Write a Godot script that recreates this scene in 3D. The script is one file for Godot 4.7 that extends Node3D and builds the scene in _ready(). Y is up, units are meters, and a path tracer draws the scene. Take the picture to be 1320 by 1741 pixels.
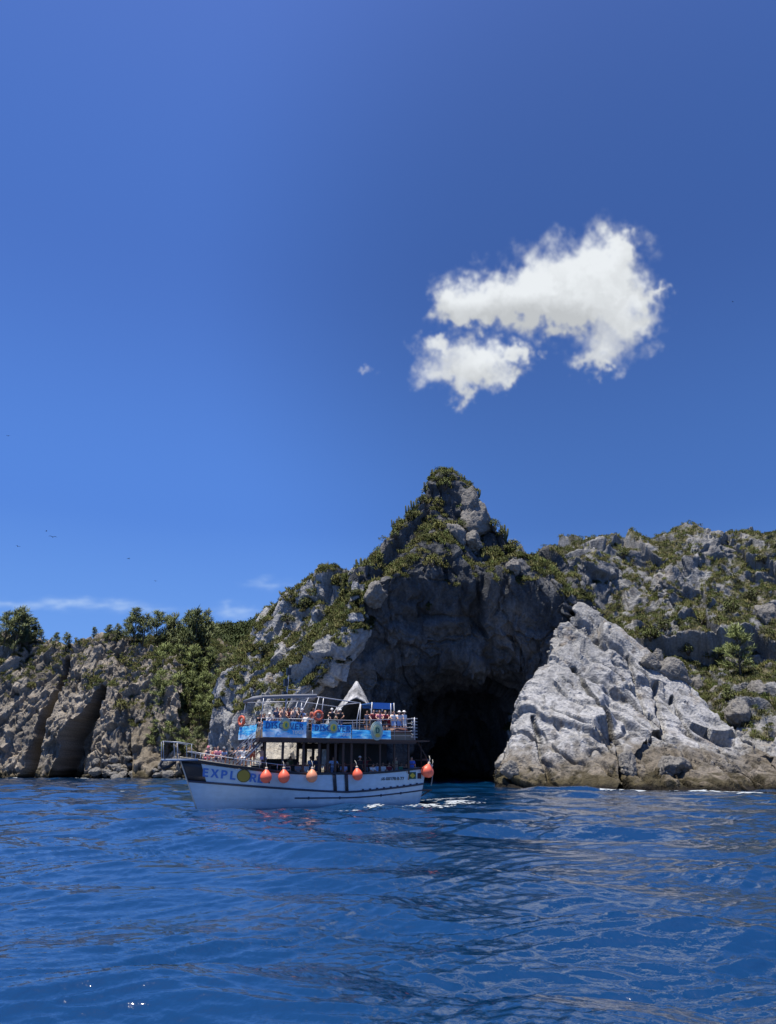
extends Node3D

# ---------------------------------------------------------------- camera geometry of the place
const EYE := Vector3(0.0, 2.65, 0.0)
const PITCH := 19.1
const FOCAL := 1257.0          # focal length of the lens in pixels of a 1741 pixel high picture
const BOAT_TURN := 27.0

var to_sun := Vector3(-0.17, 0.95, 0.12).normalized()
var fast_noise := {}
var sheets := {}               # name -> sampled surface points for planting
var mats := {}
var name_count := {}


func view_ray(px: float, py: float) -> Vector3:
	var x := (px - 660.0) / FOCAL
	var y := (870.5 - py) / FOCAL
	var c := cos(deg_to_rad(PITCH))
	var s := sin(deg_to_rad(PITCH))
	return Vector3(x, s + y * c, -(c - y * s))


func at(px: float, py: float, d: float) -> Vector3:
	var r := view_ray(px, py)
	return EYE + r * (d / -r.z)


func to_picture(p: Vector3) -> Vector2:
	var c := cos(deg_to_rad(PITCH))
	var s := sin(deg_to_rad(PITCH))
	var y := p.y - EYE.y
	var d := -p.z
	var zc := d * c + y * s
	return Vector2(660.0 + FOCAL * p.x / zc, 870.5 - FOCAL * (y * c - d * s) / zc)


func noise(id: String, kind: int, seed_value: int, freq: float, octaves := 1) -> FastNoiseLite:
	if not fast_noise.has(id):
		var n := FastNoiseLite.new()
		n.noise_type = kind
		n.seed = seed_value
		n.frequency = freq
		n.fractal_type = FastNoiseLite.FRACTAL_FBM if octaves > 1 else FastNoiseLite.FRACTAL_NONE
		n.fractal_octaves = octaves
		fast_noise[id] = n
	return fast_noise[id]


func ss(a: float, b: float, x: float) -> float:
	var t := clampf((x - a) / (b - a), 0.0, 1.0)
	return t * t * (3.0 - 2.0 * t)


# ---------------------------------------------------------------- names and labels
func numbered(called: String) -> String:
	var k: int = name_count.get(called, 0)
	name_count[called] = k + 1
	return called if k == 0 else "%s_%03d" % [called, k]


func tag(o: Node, label := "", category := "", group := "", kind := "") -> Node:
	if label: o.set_meta("label", label)
	if category: o.set_meta("category", category)
	if group: o.set_meta("group", group)
	if kind: o.set_meta("kind", kind)
	return o


func base(called: String, where := Vector3.ZERO, turn := 0.0, parent: Node = self) -> Node3D:
	var o := Node3D.new()
	o.name = numbered(called) if parent == self else called
	parent.add_child(o, true)
	o.position = where
	o.rotation.y = turn
	return o


func put(called: String, m: Mesh, mat: Material, parent: Node = self) -> MeshInstance3D:
	var o := MeshInstance3D.new()
	o.name = numbered(called) if parent == self else called
	o.mesh = m
	if mat: o.material_override = mat
	parent.add_child(o, true)
	return o


func lin(r: float, g: float, b: float) -> Color:
	return Color(r, g, b).linear_to_srgb()


func plain_mat(id: String, c: Color, rough := 0.6, metal := 0.0) -> StandardMaterial3D:
	if not mats.has(id):
		var m := StandardMaterial3D.new()
		m.resource_name = id
		m.albedo_color = c
		m.roughness = rough
		m.metallic = metal
		mats[id] = m
	return mats[id]


func noise_tex(kind: int, freq: float, octaves: int, size: int, lo: Color, hi: Color, as_normal := false, bump := 4.0, sd := 1, ridged := false) -> NoiseTexture2D:
	var n := FastNoiseLite.new()
	n.noise_type = kind
	n.frequency = freq
	n.seed = sd
	n.fractal_type = FastNoiseLite.FRACTAL_RIDGED if ridged else FastNoiseLite.FRACTAL_FBM
	n.fractal_octaves = octaves
	var t := NoiseTexture2D.new()
	t.width = size
	t.height = size
	t.seamless = true
	t.noise = n
	if as_normal:
		t.as_normal_map = true
		t.bump_strength = bump
	else:
		var g := Gradient.new()
		g.set_color(0, lo)
		g.set_color(1, hi)
		t.color_ramp = g
	return t


func axes(along: Vector3, out: Vector3) -> Basis:
	var a := along.normalized()
	var c := a.cross(out).normalized()
	return Basis(a, c.cross(a), c).transposed()


# ---------------------------------------------------------------- sky
func sky_colour(az: float, el: float) -> Color:
	# clear tropical sky: paler towards the horizon, a faint brightening towards the high sun
	var e := maxf(el, 0.0)
	var a := Vector3(0.21, 0.45, 0.95)
	var b := Vector3(0.095, 0.245, 0.72)
	var c := Vector3(0.072, 0.175, 0.56)
	var z := Vector3(0.105, 0.19, 0.58)
	var v: Vector3
	if e < 18.0:
		v = a.lerp(b, e / 18.0)
	elif e < 38.0:
		v = b.lerp(c, ss(18.0, 38.0, e))
	else:
		v = c.lerp(z, ss(38.0, 70.0, e))
	var d := Vector3(sin(deg_to_rad(az)) * cos(deg_to_rad(e)), sin(deg_to_rad(e)), -cos(deg_to_rad(az)) * cos(deg_to_rad(e)))
	var dark := d.dot(Vector3(0.33, 0.55, -0.77).normalized())
	v *= 1.0 - 0.32 * ss(0.82, 1.0, dark)
	var near := d.dot(to_sun)
	v += Vector3(0.10, 0.11, 0.13) * pow(maxf(near, 0.0), 14.0)
	return Color(v.x, v.y, v.z)


func blob_cover(p: Vector2, blobs: Array) -> float:
	var s := 0.0
	for b in blobs:
		var q := Vector2((p.x - b[0]) / b[2], (p.y - b[1]) / b[3])
		var r := q.length_squared()
		if r < 4.0:
			s += exp(-r * 1.3)
	return s


func make_sky() -> Texture2D:
	var w := 4096
	var h := 2048
	var small := Image.create(256, 128, false, Image.FORMAT_RGBAF)
	for y in 128:
		var el := 90.0 - (y + 0.5) / 128.0 * 180.0
		for x in 256:
			var az := (x + 0.5) / 256.0 * 360.0 + 180.0
			small.set_pixel(x, y, sky_colour(az, el))
	small.resize(w, h, Image.INTERPOLATE_CUBIC)
	var n1 := noise("cloud_big", FastNoiseLite.TYPE_SIMPLEX_SMOOTH, 41, 0.011, 5)
	var n2 := noise("cloud_fine", FastNoiseLite.TYPE_SIMPLEX_SMOOTH, 77, 0.05, 4)
	var big := [[1020, 440, 68, 52], [960, 460, 70, 54], [905, 488, 70, 48], [850, 500, 62, 42], [975, 515, 82, 46], [1050, 455, 44, 56], [1062, 405, 20, 18], [1045, 525, 62, 48], [795, 502, 44, 40], [760, 508, 26, 34], [800, 532, 46, 14], [890, 520, 58, 20], [960, 530, 50, 22], [1085, 550, 40, 26], [1035, 585, 40, 28], [1000, 605, 28, 18], [1095, 500, 26, 20], [1118, 486, 18, 7], [1030, 615, 16, 12]]
	var low := [[800, 595, 62, 30], [740, 582, 34, 18], [755, 630, 42, 26], [845, 600, 44, 26], [885, 592, 20, 16], [812, 630, 44, 24], [785, 662, 14, 20], [870, 630, 26, 10]]
	var bits := [[925, 590, 10, 9], [624, 625, 14, 9], [614, 632, 10, 6], [528, 702, 6, 4]]
	for box in [[560, 340, 1190, 730]]:
		paint_clouds(small, box, big, low, bits, n1, n2)
	for box in [[-40, 975, 520, 1070]]:
		paint_cirrus(small, box, n1, n2)
	return ImageTexture.create_from_image(small)


func each_sky_pixel(box: Array) -> Array:
	var lo := Vector2(1e9, 1e9)
	var hi := Vector2(-1e9, -1e9)
	for c in [[0, 1], [2, 1], [0, 3], [2, 3]]:
		var r := view_ray(box[c[0]], box[c[1]]).normalized()
		var q := Vector2(rad_to_deg(atan2(r.x, -r.z)), rad_to_deg(asin(r.y)))
		lo = lo.min(q)
		hi = hi.max(q)
	return [int((lo.x - 2.0) / 360.0 * 4096.0), int((hi.x + 2.0) / 360.0 * 4096.0), int((90.0 - hi.y - 1.0) / 180.0 * 2048.0), int((90.0 - lo.y + 1.0) / 180.0 * 2048.0)]


func sky_dir(x: int, y: int) -> Vector3:
	var az := (x + 0.5) / 4096.0 * TAU
	var el := PI / 2.0 - (y + 0.5) / 2048.0 * PI
	return Vector3(sin(az) * cos(el), sin(el), -cos(az) * cos(el))


func paint_clouds(im: Image, box: Array, big: Array, low: Array, bits: Array, n1: FastNoiseLite, n2: FastNoiseLite) -> void:
	var r := each_sky_pixel(box)
	for y in range(r[2], r[3]):
		for x in range(r[0], r[1]):
			var p := to_picture(EYE + sky_dir(x, y) * 1000.0) - Vector2(0, 8)
			if p.x < box[0] or p.x > box[2] or p.y < box[1] or p.y > box[3]:
				continue
			var warp := Vector2(n1.get_noise_2d(p.x * 1.4 + 300.0, p.y * 1.4), n1.get_noise_2d(p.x * 1.4, p.y * 1.4 + 700.0)) * 24.0
			warp += Vector2(n2.get_noise_2d(p.x * 0.9 + 90.0, p.y * 0.9), n2.get_noise_2d(p.x * 0.9, p.y * 0.9 + 50.0)) * 15.0
			var q := p + warp
			var cover := maxf(blob_cover(q, big) * 0.95, blob_cover(q, low))
			cover = maxf(cover, blob_cover(q, bits) * 0.52)
			var ragged := n1.get_noise_2d(p.x * 2.0, p.y * 2.0) * 0.5 + n2.get_noise_2d(p.x * 0.8, p.y * 0.8) * 0.22 + n2.get_noise_2d(p.x * 2.2 + 500.0, p.y * 2.2) * 0.08
			var dens := cover + ragged * 0.62 * (1.0 - ss(0.7, 1.6, cover)) - 0.14
			var alpha := pow(ss(-0.16, 1.3, dens), 0.95)
			if cover < 0.14: alpha *= ss(0.02, 0.14, cover)
			if alpha <= 0.002:
				continue
			# thick, self-lit middle a little greyer towards the base
			var below := maxf(blob_cover(p + Vector2(0, -30), big), blob_cover(p + Vector2(0, -22), low))
			var above := maxf(blob_cover(p + Vector2(0, 30), big), blob_cover(p + Vector2(0, 22), low))
			var grey := clampf((below - above) * 0.13 + 0.08 + n1.get_noise_2d(q.x * 0.9, q.y * 0.9) * 0.22 + n2.get_noise_2d(q.x * 0.5, q.y * 0.5) * 0.06, -0.06, 0.34)
			var v := 0.84 - grey * 0.8
			var cloud := Color(v * 0.95, v * 0.99, v * 1.02)
			im.set_pixel(posmod(x + 2048, 4096), y, im.get_pixel(posmod(x + 2048, 4096), y).lerp(cloud, alpha * 0.985))


func paint_cirrus(im: Image, box: Array, n1: FastNoiseLite, n2: FastNoiseLite) -> void:
	var wisps := [[30, 1028, 75, 6, 0.42], [120, 1026, 60, 7, 0.5], [190, 1030, 60, 7, 0.42], [250, 1036, 45, 6, 0.3], [400, 1040, 34, 9, 0.42], [385, 1035, 12, 12, 0.3], [420, 1046, 34, 6, 0.25], [462, 994, 30, 6, 0.32], [445, 988, 18, 6, 0.25]]
	var r := each_sky_pixel(box)
	for y in range(r[2], r[3]):
		for x in range(r[0], r[1]):
			var p := to_picture(EYE + sky_dir(x, y) * 1000.0)
			var q := p + Vector2(n1.get_noise_2d(p.x * 2.0, p.y * 3.0) * 22.0, n1.get_noise_2d(p.x * 1.2 + 90.0, p.y * 4.0) * 9.0)
			var s := 0.0
			for b in wisps:
				var t := Vector2((q.x - b[0]) / b[2], (q.y - b[1]) / b[3]).length_squared()
				s = maxf(s, exp(-t) * b[4])
			s *= 0.85 + 0.5 * n2.get_noise_2d(p.x * 0.7, p.y * 2.2)
			if s > 0.004:
				im.set_pixel(posmod(x + 2048, 4096), y, im.get_pixel(posmod(x + 2048, 4096), y).lerp(Color(0.62, 0.78, 0.98), clampf(s * 0.9, 0.0, 0.6)))


# ---------------------------------------------------------------- the scene
func _ready() -> void:
	var cam := Camera3D.new()
	cam.name = "camera"
	cam.position = EYE
	cam.rotation.x = deg_to_rad(PITCH)
	cam.fov = rad_to_deg(2.0 * atan(870.5 / FOCAL))
	cam.near = 0.2
	cam.far = 9000.0
	add_child(cam)
	cam.current = true

	var env := Environment.new()
	env.background_mode = Environment.BG_SKY
	var pano := PanoramaSkyMaterial.new()
	pano.panorama = make_sky()
	env.sky = Sky.new()
	env.sky.sky_material = pano
	env.sky_rotation = Vector3(0, PI, 0)
	env.tonemap_mode = Environment.TONE_MAPPER_LINEAR
	env.tonemap_exposure = 1.25
	env.background_energy_multiplier = 0.8
	env.sdfgi_enabled = true
	env.ssao_enabled = true
	env.ssil_enabled = true
	var we := WorldEnvironment.new()
	we.name = "world_environment"
	we.environment = env
	add_child(we)

	var sun := DirectionalLight3D.new()
	sun.name = "sun"
	sun.light_energy = 1.6
	sun.light_angular_distance = 0.5
	sun.light_color = Color(1.0, 0.965, 0.91)
	sun.shadow_enabled = true
	sun.sky_mode = DirectionalLight3D.SKY_MODE_LIGHT_ONLY
	add_child(sun)
	sun.look_at_from_position(to_sun * 100.0, Vector3.ZERO, Vector3.FORWARD)

	make_materials()
	var t0 := Time.get_ticks_msec()
	build_sea()
	print("sea ", Time.get_ticks_msec() - t0)
	build_rocks()
	build_foam()
	print("rocks ", Time.get_ticks_msec() - t0)
	build_plants()
	print("plants ", Time.get_ticks_msec() - t0)
	build_boat()
	build_people()
	build_birds()
	print("all ", Time.get_ticks_msec() - t0)


func make_materials() -> void:
	# rock: vertex colours carry the kind of stone, the maps carry grain
	var m := StandardMaterial3D.new()
	m.resource_name = "rock"
	m.vertex_color_use_as_albedo = true
	m.roughness = 0.92
	m.metallic_specular = 0.35
	m.uv1_triplanar = true
	m.uv1_world_triplanar = true
	m.uv1_scale = Vector3.ONE * 0.11
	m.albedo_texture = noise_tex(FastNoiseLite.TYPE_SIMPLEX, 0.012, 6, 1024, Color(0.70, 0.70, 0.71), Color(1.0, 1.0, 0.99), false, 0.0, 5)
	m.normal_enabled = true
	m.normal_texture = noise_tex(FastNoiseLite.TYPE_SIMPLEX, 0.009, 6, 1024, Color.BLACK, Color.WHITE, true, 30.0, 9, true)
	m.normal_scale = 1.0
	mats["rock"] = m
	# sea
	var s := StandardMaterial3D.new()
	s.resource_name = "sea_water"
	s.albedo_color = lin(0.001, 0.031, 0.096)
	s.roughness = 0.09
	s.clearcoat_enabled = true
	s.clearcoat = 0.8
	s.clearcoat_roughness = 0.05
	s.metallic_specular = 0.7
	s.uv1_triplanar = true
	s.uv1_world_triplanar = true
	s.uv1_scale = Vector3(0.19, 0.19, 0.19)
	s.normal_enabled = true
	s.normal_texture = noise_tex(FastNoiseLite.TYPE_SIMPLEX_SMOOTH, 0.012, 5, 1024, Color.BLACK, Color.WHITE, true, 8.0, 21)
	s.normal_scale = 1.0
	mats["sea"] = s
	var f := plain_mat("foam", lin(0.75, 0.8, 0.82), 0.9)
	f.albedo_color = lin(0.4, 0.44, 0.46)


# ---------------------------------------------------------------- sea
var waves := []


func wave_setup() -> void:
	var rng := RandomNumberGenerator.new()
	rng.seed = 5
	var lens := [9.0, 6.2, 4.3, 3.1, 2.3, 1.7, 1.25, 0.92, 0.7, 0.52, 0.4, 0.3, 0.22, 0.165]
	for i in lens.size():
		for k in (2 if lens[i] > 1.0 else 3):
			var a := deg_to_rad(264.0 + rng.randf_range(-42.0, 42.0))
			var l: float = lens[i] * rng.randf_range(0.85, 1.15)
			waves.append([cos(a) * TAU / l, sin(a) * TAU / l, rng.randf() * TAU, (0.0165 if l > 1.0 else 0.0145) * pow(l, 0.93), l])


func wave_height(x: float, z: float, step := 0.0) -> float:
	var gust: float = 0.75 + 0.5 * fast_noise["gust"].get_noise_2d(x, z * 1.6)
	var h := 0.0
	var wx: float = x + fast_noise["swirl"].get_noise_2d(x, z) * 1.3
	var wz: float = z + fast_noise["swirl"].get_noise_2d(z + 300.0, x) * 1.3
	for w in waves:
		if w[4] < step * 2.5:
			break
		var s := sin(wx * w[0] + wz * w[1] + w[2])
		h += w[3] * (0.5 - absf(s) if w[4] < 2.5 else s)   # short waves are peaked
	return h * gust


func build_sea() -> void:
	noise("gust", FastNoiseLite.TYPE_SIMPLEX_SMOOTH, 8, 0.05, 2)
	noise("swirl", FastNoiseLite.TYPE_SIMPLEX_SMOOTH, 18, 0.12, 2)
	wave_setup()
	var zs := PackedFloat32Array([-900.0, -200.0, -40.0, -4.0, 2.0, 5.0])
	var z := 6.5
	while z < 320.0:
		zs.append(z)
		z *= 1.005
	for far in [360.0, 450.0, 700.0, 1200.0, 2500.0, 6000.0]:
		zs.append(far)
	var nc := 500
	var nr := zs.size()
	var rows := []
	rows.resize(nr)
	var work := func(r: int) -> void:
		var row := PackedVector3Array()
		row.resize(nc)
		var d := zs[r]
		var hw := 0.72 * maxf(d, 6.0) + 4.0
		for c in nc:
			var u := c / float(nc - 1) * 2.0 - 1.0
			var x := hw * u + signf(u) * 900.0 * pow(absf(u), 60.0)
			var y := 0.0
			if d > 5.0 and d < 330.0 and absf(u) < 0.97:
				y = wave_height(x, -d, maxf(hw * 2.0 / nc, d * 0.005)) * ss(0.97, 0.9, absf(u)) * ss(330.0, 260.0, d)
			row[c] = Vector3(x, y, -d)
		rows[r] = row
	run_rows(work, nr)
	var mesh := grid_mesh(rows, [], true)
	tag(put("sea", mesh, mats["sea"]), "", "", "", "structure")


func run_rows(work: Callable, n: int) -> void:
	var id := WorkerThreadPool.add_group_task(work, n)
	WorkerThreadPool.wait_for_group_task_completion(id)


# rows of points -> smooth indexed mesh; front faces seen from the side of increasing normals
func grid_mesh(rows: Array, colours: Array, flip := false) -> ArrayMesh:
	var nr := rows.size()
	var nc: int = rows[0].size()
	var pts := PackedVector3Array()
	for r in rows:
		pts.append_array(r)
	var nrm := []
	nrm.resize(nr)
	var sgn := -1.0 if flip else 1.0
	var work := func(r: int) -> void:
		var out := PackedVector3Array()
		out.resize(nc)
		var up: PackedVector3Array = rows[maxi(r - 1, 0)]
		var dn: PackedVector3Array = rows[mini(r + 1, nr - 1)]
		var me: PackedVector3Array = rows[r]
		for c in nc:
			var du := me[mini(c + 1, nc - 1)] - me[maxi(c - 1, 0)]
			var dv := dn[c] - up[c]
			out[c] = (dv.cross(du) * sgn).normalized()
		nrm[r] = out
	run_rows(work, nr)
	var normals := PackedVector3Array()
	for r in nrm:
		normals.append_array(r)
	var idx := PackedInt32Array()
	idx.resize((nr - 1) * (nc - 1) * 6)
	var k := 0
	for r in nr - 1:
		for c in nc - 1:
			var a := r * nc + c
			var b := a + nc
			if flip:
				idx[k] = a; idx[k + 1] = b; idx[k + 2] = a + 1
				idx[k + 3] = a + 1; idx[k + 4] = b; idx[k + 5] = b + 1
			else:
				idx[k] = a; idx[k + 1] = a + 1; idx[k + 2] = b
				idx[k + 3] = a + 1; idx[k + 4] = b + 1; idx[k + 5] = b
			k += 6
	var arrays := []
	arrays.resize(Mesh.ARRAY_MAX)
	arrays[Mesh.ARRAY_VERTEX] = pts
	arrays[Mesh.ARRAY_NORMAL] = normals
	arrays[Mesh.ARRAY_INDEX] = idx
	if colours.size():
		var cs := PackedColorArray()
		for r in colours:
			cs.append_array(r)
		arrays[Mesh.ARRAY_COLOR] = cs
	var m := ArrayMesh.new()
	m.add_surface_from_arrays(Mesh.PRIMITIVE_TRIANGLES, arrays)
	return m


# foam: many small ragged flakes floating on the waves, along a line or round a spot
func foam_patch(called: String, label: String, line: Array, width: float, count: int, size: float, sd: int, stretch := 2.2, lift := 0.02) -> void:
	var st := SurfaceTool.new()
	st.begin(Mesh.PRIMITIVE_TRIANGLES)
	var rng := RandomNumberGenerator.new()
	rng.seed = sd
	var total := 0.0
	for i in line.size() - 1:
		total += line[i].distance_to(line[i + 1])
	for n in count:
		var t := rng.randf() * total
		var i := 0
		while i < line.size() - 2 and t > line[i].distance_to(line[i + 1]):
			t -= line[i].distance_to(line[i + 1])
			i += 1
		var p: Vector2 = line[i].lerp(line[i + 1], t / line[i].distance_to(line[i + 1]))
		p += Vector2(rng.randfn() * width * 0.5, rng.randfn() * width * 0.5)
		if fast_noise["swirl"].get_noise_2d(p.x * 4.0, p.y * 4.0) < -0.12:
			continue
		var s := size * (0.35 + pow(rng.randf(), 2.0) * 1.4)
		var k := 9
		var ring := PackedVector3Array()
		for j in k:
			var a := TAU * j / k
			var r := s * rng.randf_range(0.45, 1.1)
			var q := p + Vector2(cos(a) * r * stretch, sin(a) * r)
			ring.append(Vector3(q.x, wave_height(q.x, q.y, 0.5) + lift, q.y))
		var mid := Vector3(p.x, wave_height(p.x, p.y, 0.5) + lift + s * 0.05, p.y)
		for j in k:
			st.add_vertex(mid)
			st.add_vertex(ring[j])
			st.add_vertex(ring[(j + 1) % k])
	st.generate_normals()
	tag(put(called, st.commit(), mats["foam"]), label, "", "", "stuff")


func wl(px: float, d: float) -> Vector2:
	var r := view_ray(px, 1335.0)
	return Vector2(r.x * d / -r.z, -d)


# where a rock face meets the sea, read off its surface
func shore_line(sheet: String, from: float, to: float, out: float) -> Array:
	var near := {}
	for k in sheets[sheet].points:
		var q: Vector2 = k[0]
		var p: Vector3 = k[1]
		if q.x < from or q.x > to or absf(p.y) > 0.5: continue
		var c := int(q.x / 8.0)
		if not near.has(c) or near[c].y < p.z: near[c] = Vector2(p.x, p.z)
	var keys := near.keys()
	keys.sort()
	return keys.map(func(c): return near[c] + Vector2(0, out))


func build_foam() -> void:
	foam_patch("wake_foam", "white wake foam churned up behind the stern of the boat", [wl(712, 57.0), wl(745, 60.0), wl(800, 66.0)], 1.6, 1000, 0.085, 3)
	foam_patch("wake_foam", "second white wake streak farther behind the stern", [wl(735, 70.0), wl(790, 72.0), wl(840, 75.0)], 1.7, 520, 0.08, 9)
	foam_patch("wake_foam", "thin white foam line beside the stern half of the hull", [wl(575, 54.6), wl(615, 55.4), wl(650, 56.4), wl(690, 57.6)], 0.35, 260, 0.055, 4)
	foam_patch("surf_foam", "white surf breaking on the foot of the pale rock slab", shore_line("rock_slab3", 862, 1335, 0.9), 0.7, 1900, 0.15, 5)
	foam_patch("surf_foam", "thick white surf before the foot of the slab, toward its middle", shore_line("rock_slab3", 1055, 1150, 1.0), 0.7, 420, 0.2, 6)
	foam_patch("surf_foam", "thick white surf at the lower end of the slab", shore_line("rock_slab3", 1225, 1330, 0.9), 0.6, 300, 0.17, 10)
	foam_patch("surf_foam", "thin white surf along the foot of the far cliff", shore_line("sea_cliff5", -20, 262, 0.8), 0.8, 520, 0.2, 7)
	foam_patch("surf_foam", "thin white surf under the shore boulders before the bow", shore_line("gully6", 262, 340, 0.9), 0.8, 200, 0.2, 11)
	foam_patch("ripple_foam", "small whitecaps scattered on the water before the bow", [wl(140, 92.0), wl(200, 88.0), wl(320, 100.0)], 3.0, 60, 0.08, 8, 4.0)


# ---------------------------------------------------------------- rock
# Jointed stone: random points in space, each with a tilted face. Returns (height, nearness of a joint).
func hash3(x: int, y: int, z: int, s: int) -> int:
	var h := (x * 73856093) ^ (y * 19349663) ^ (z * 83492791) ^ (s * 2654435761)
	h = (h ^ (h >> 13)) & 0x7fffffff
	h = (h * 1274126177) & 0x7fffffffffff
	return (h ^ (h >> 15)) & 0x3fffffff


func joints(p: Vector3, sd: int, tilt: float) -> Vector2:
	var bx := floori(p.x - 0.5)
	var by := floori(p.y - 0.5)
	var bz := floori(p.z - 0.5)
	var d1 := 1e9
	var d2 := 1e9
	var best := 0
	var next := 0
	var rel := Vector3.ZERO
	var rel2 := Vector3.ZERO
	for i in 8:
		var x := bx + (i & 1)
		var y := by + ((i >> 1) & 1)
		var z := bz + (i >> 2)
		var h := hash3(x, y, z, sd)
		var r := p - Vector3(x + 0.1 + 0.8 * (h & 1023) / 1023.0, y + 0.1 + 0.8 * ((h >> 10) & 1023) / 1023.0, z + 0.1 + 0.8 * ((h >> 20) & 1023) / 1023.0)
		var d := r.length_squared()
		if d < d1:
			d2 = d1
			next = best
			rel2 = rel
			d1 = d
			best = h
			rel = r
		elif d < d2:
			d2 = d
			next = h
			rel2 = r
	var gap := sqrt(d2) - sqrt(d1)
	var v := face_height(best, sd, rel, tilt)
	if gap < 0.025:
		v = lerpf(face_height(next, sd, rel2, tilt), v, 0.5 + 0.5 * gap / 0.025)
	return Vector2(v, gap)


func face_height(h: int, sd: int, rel: Vector3, tilt: float) -> float:
	var t := hash3(h, sd, 7, 3)
	var face := Vector3((t & 255) / 127.5 - 1.0, ((t >> 8) & 255) / 127.5 - 1.0, ((t >> 16) & 255) / 127.5 - 1.0)
	return ((t >> 22) & 127) / 63.5 - 1.0 + face.dot(rel) * tilt


func spline_row(points: Array, knots: PackedFloat32Array, n: int) -> PackedVector3Array:
	var out := PackedVector3Array()
	out.resize(n)
	var m := points.size()
	var k := 0
	for i in n:
		var t := knots[m - 1] * i / float(n - 1)
		while k < m - 2 and t > knots[k + 1]:
			k += 1
		var h := knots[k + 1] - knots[k]
		var u := (t - knots[k]) / h
		var p0: Vector3 = points[k]
		var p1: Vector3 = points[k + 1]
		var m0: Vector3 = (p1 - p0) / h
		var m1 := m0
		if k > 0:
			m0 = (m0 + (p0 - points[k - 1]) / (knots[k] - knots[k - 1])) * 0.5
		if k < m - 2:
			m1 = (m1 + (points[k + 2] - p1) / (knots[k + 2] - knots[k + 1])) * 0.5
		var u2 := u * u
		var u3 := u2 * u
		out[i] = p0 * (2.0 * u3 - 3.0 * u2 + 1.0) + m0 * h * (u3 - 2.0 * u2 + u) + p1 * (3.0 * u2 - 2.0 * u3) + m1 * h * (u3 - u2)
	return out


func chord_knots(lines: Array, stretch: Array = []) -> PackedFloat32Array:
	var k := PackedFloat32Array([0.0])
	for i in lines[0].size() - 1:
		var s := 0.0
		for l in lines:
			s += l[i].distance_to(l[i + 1])
		s /= lines.size()
		if stretch.size(): s *= stretch[i]
		k.append(k[i] + maxf(s, 0.5))
	return k


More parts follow.
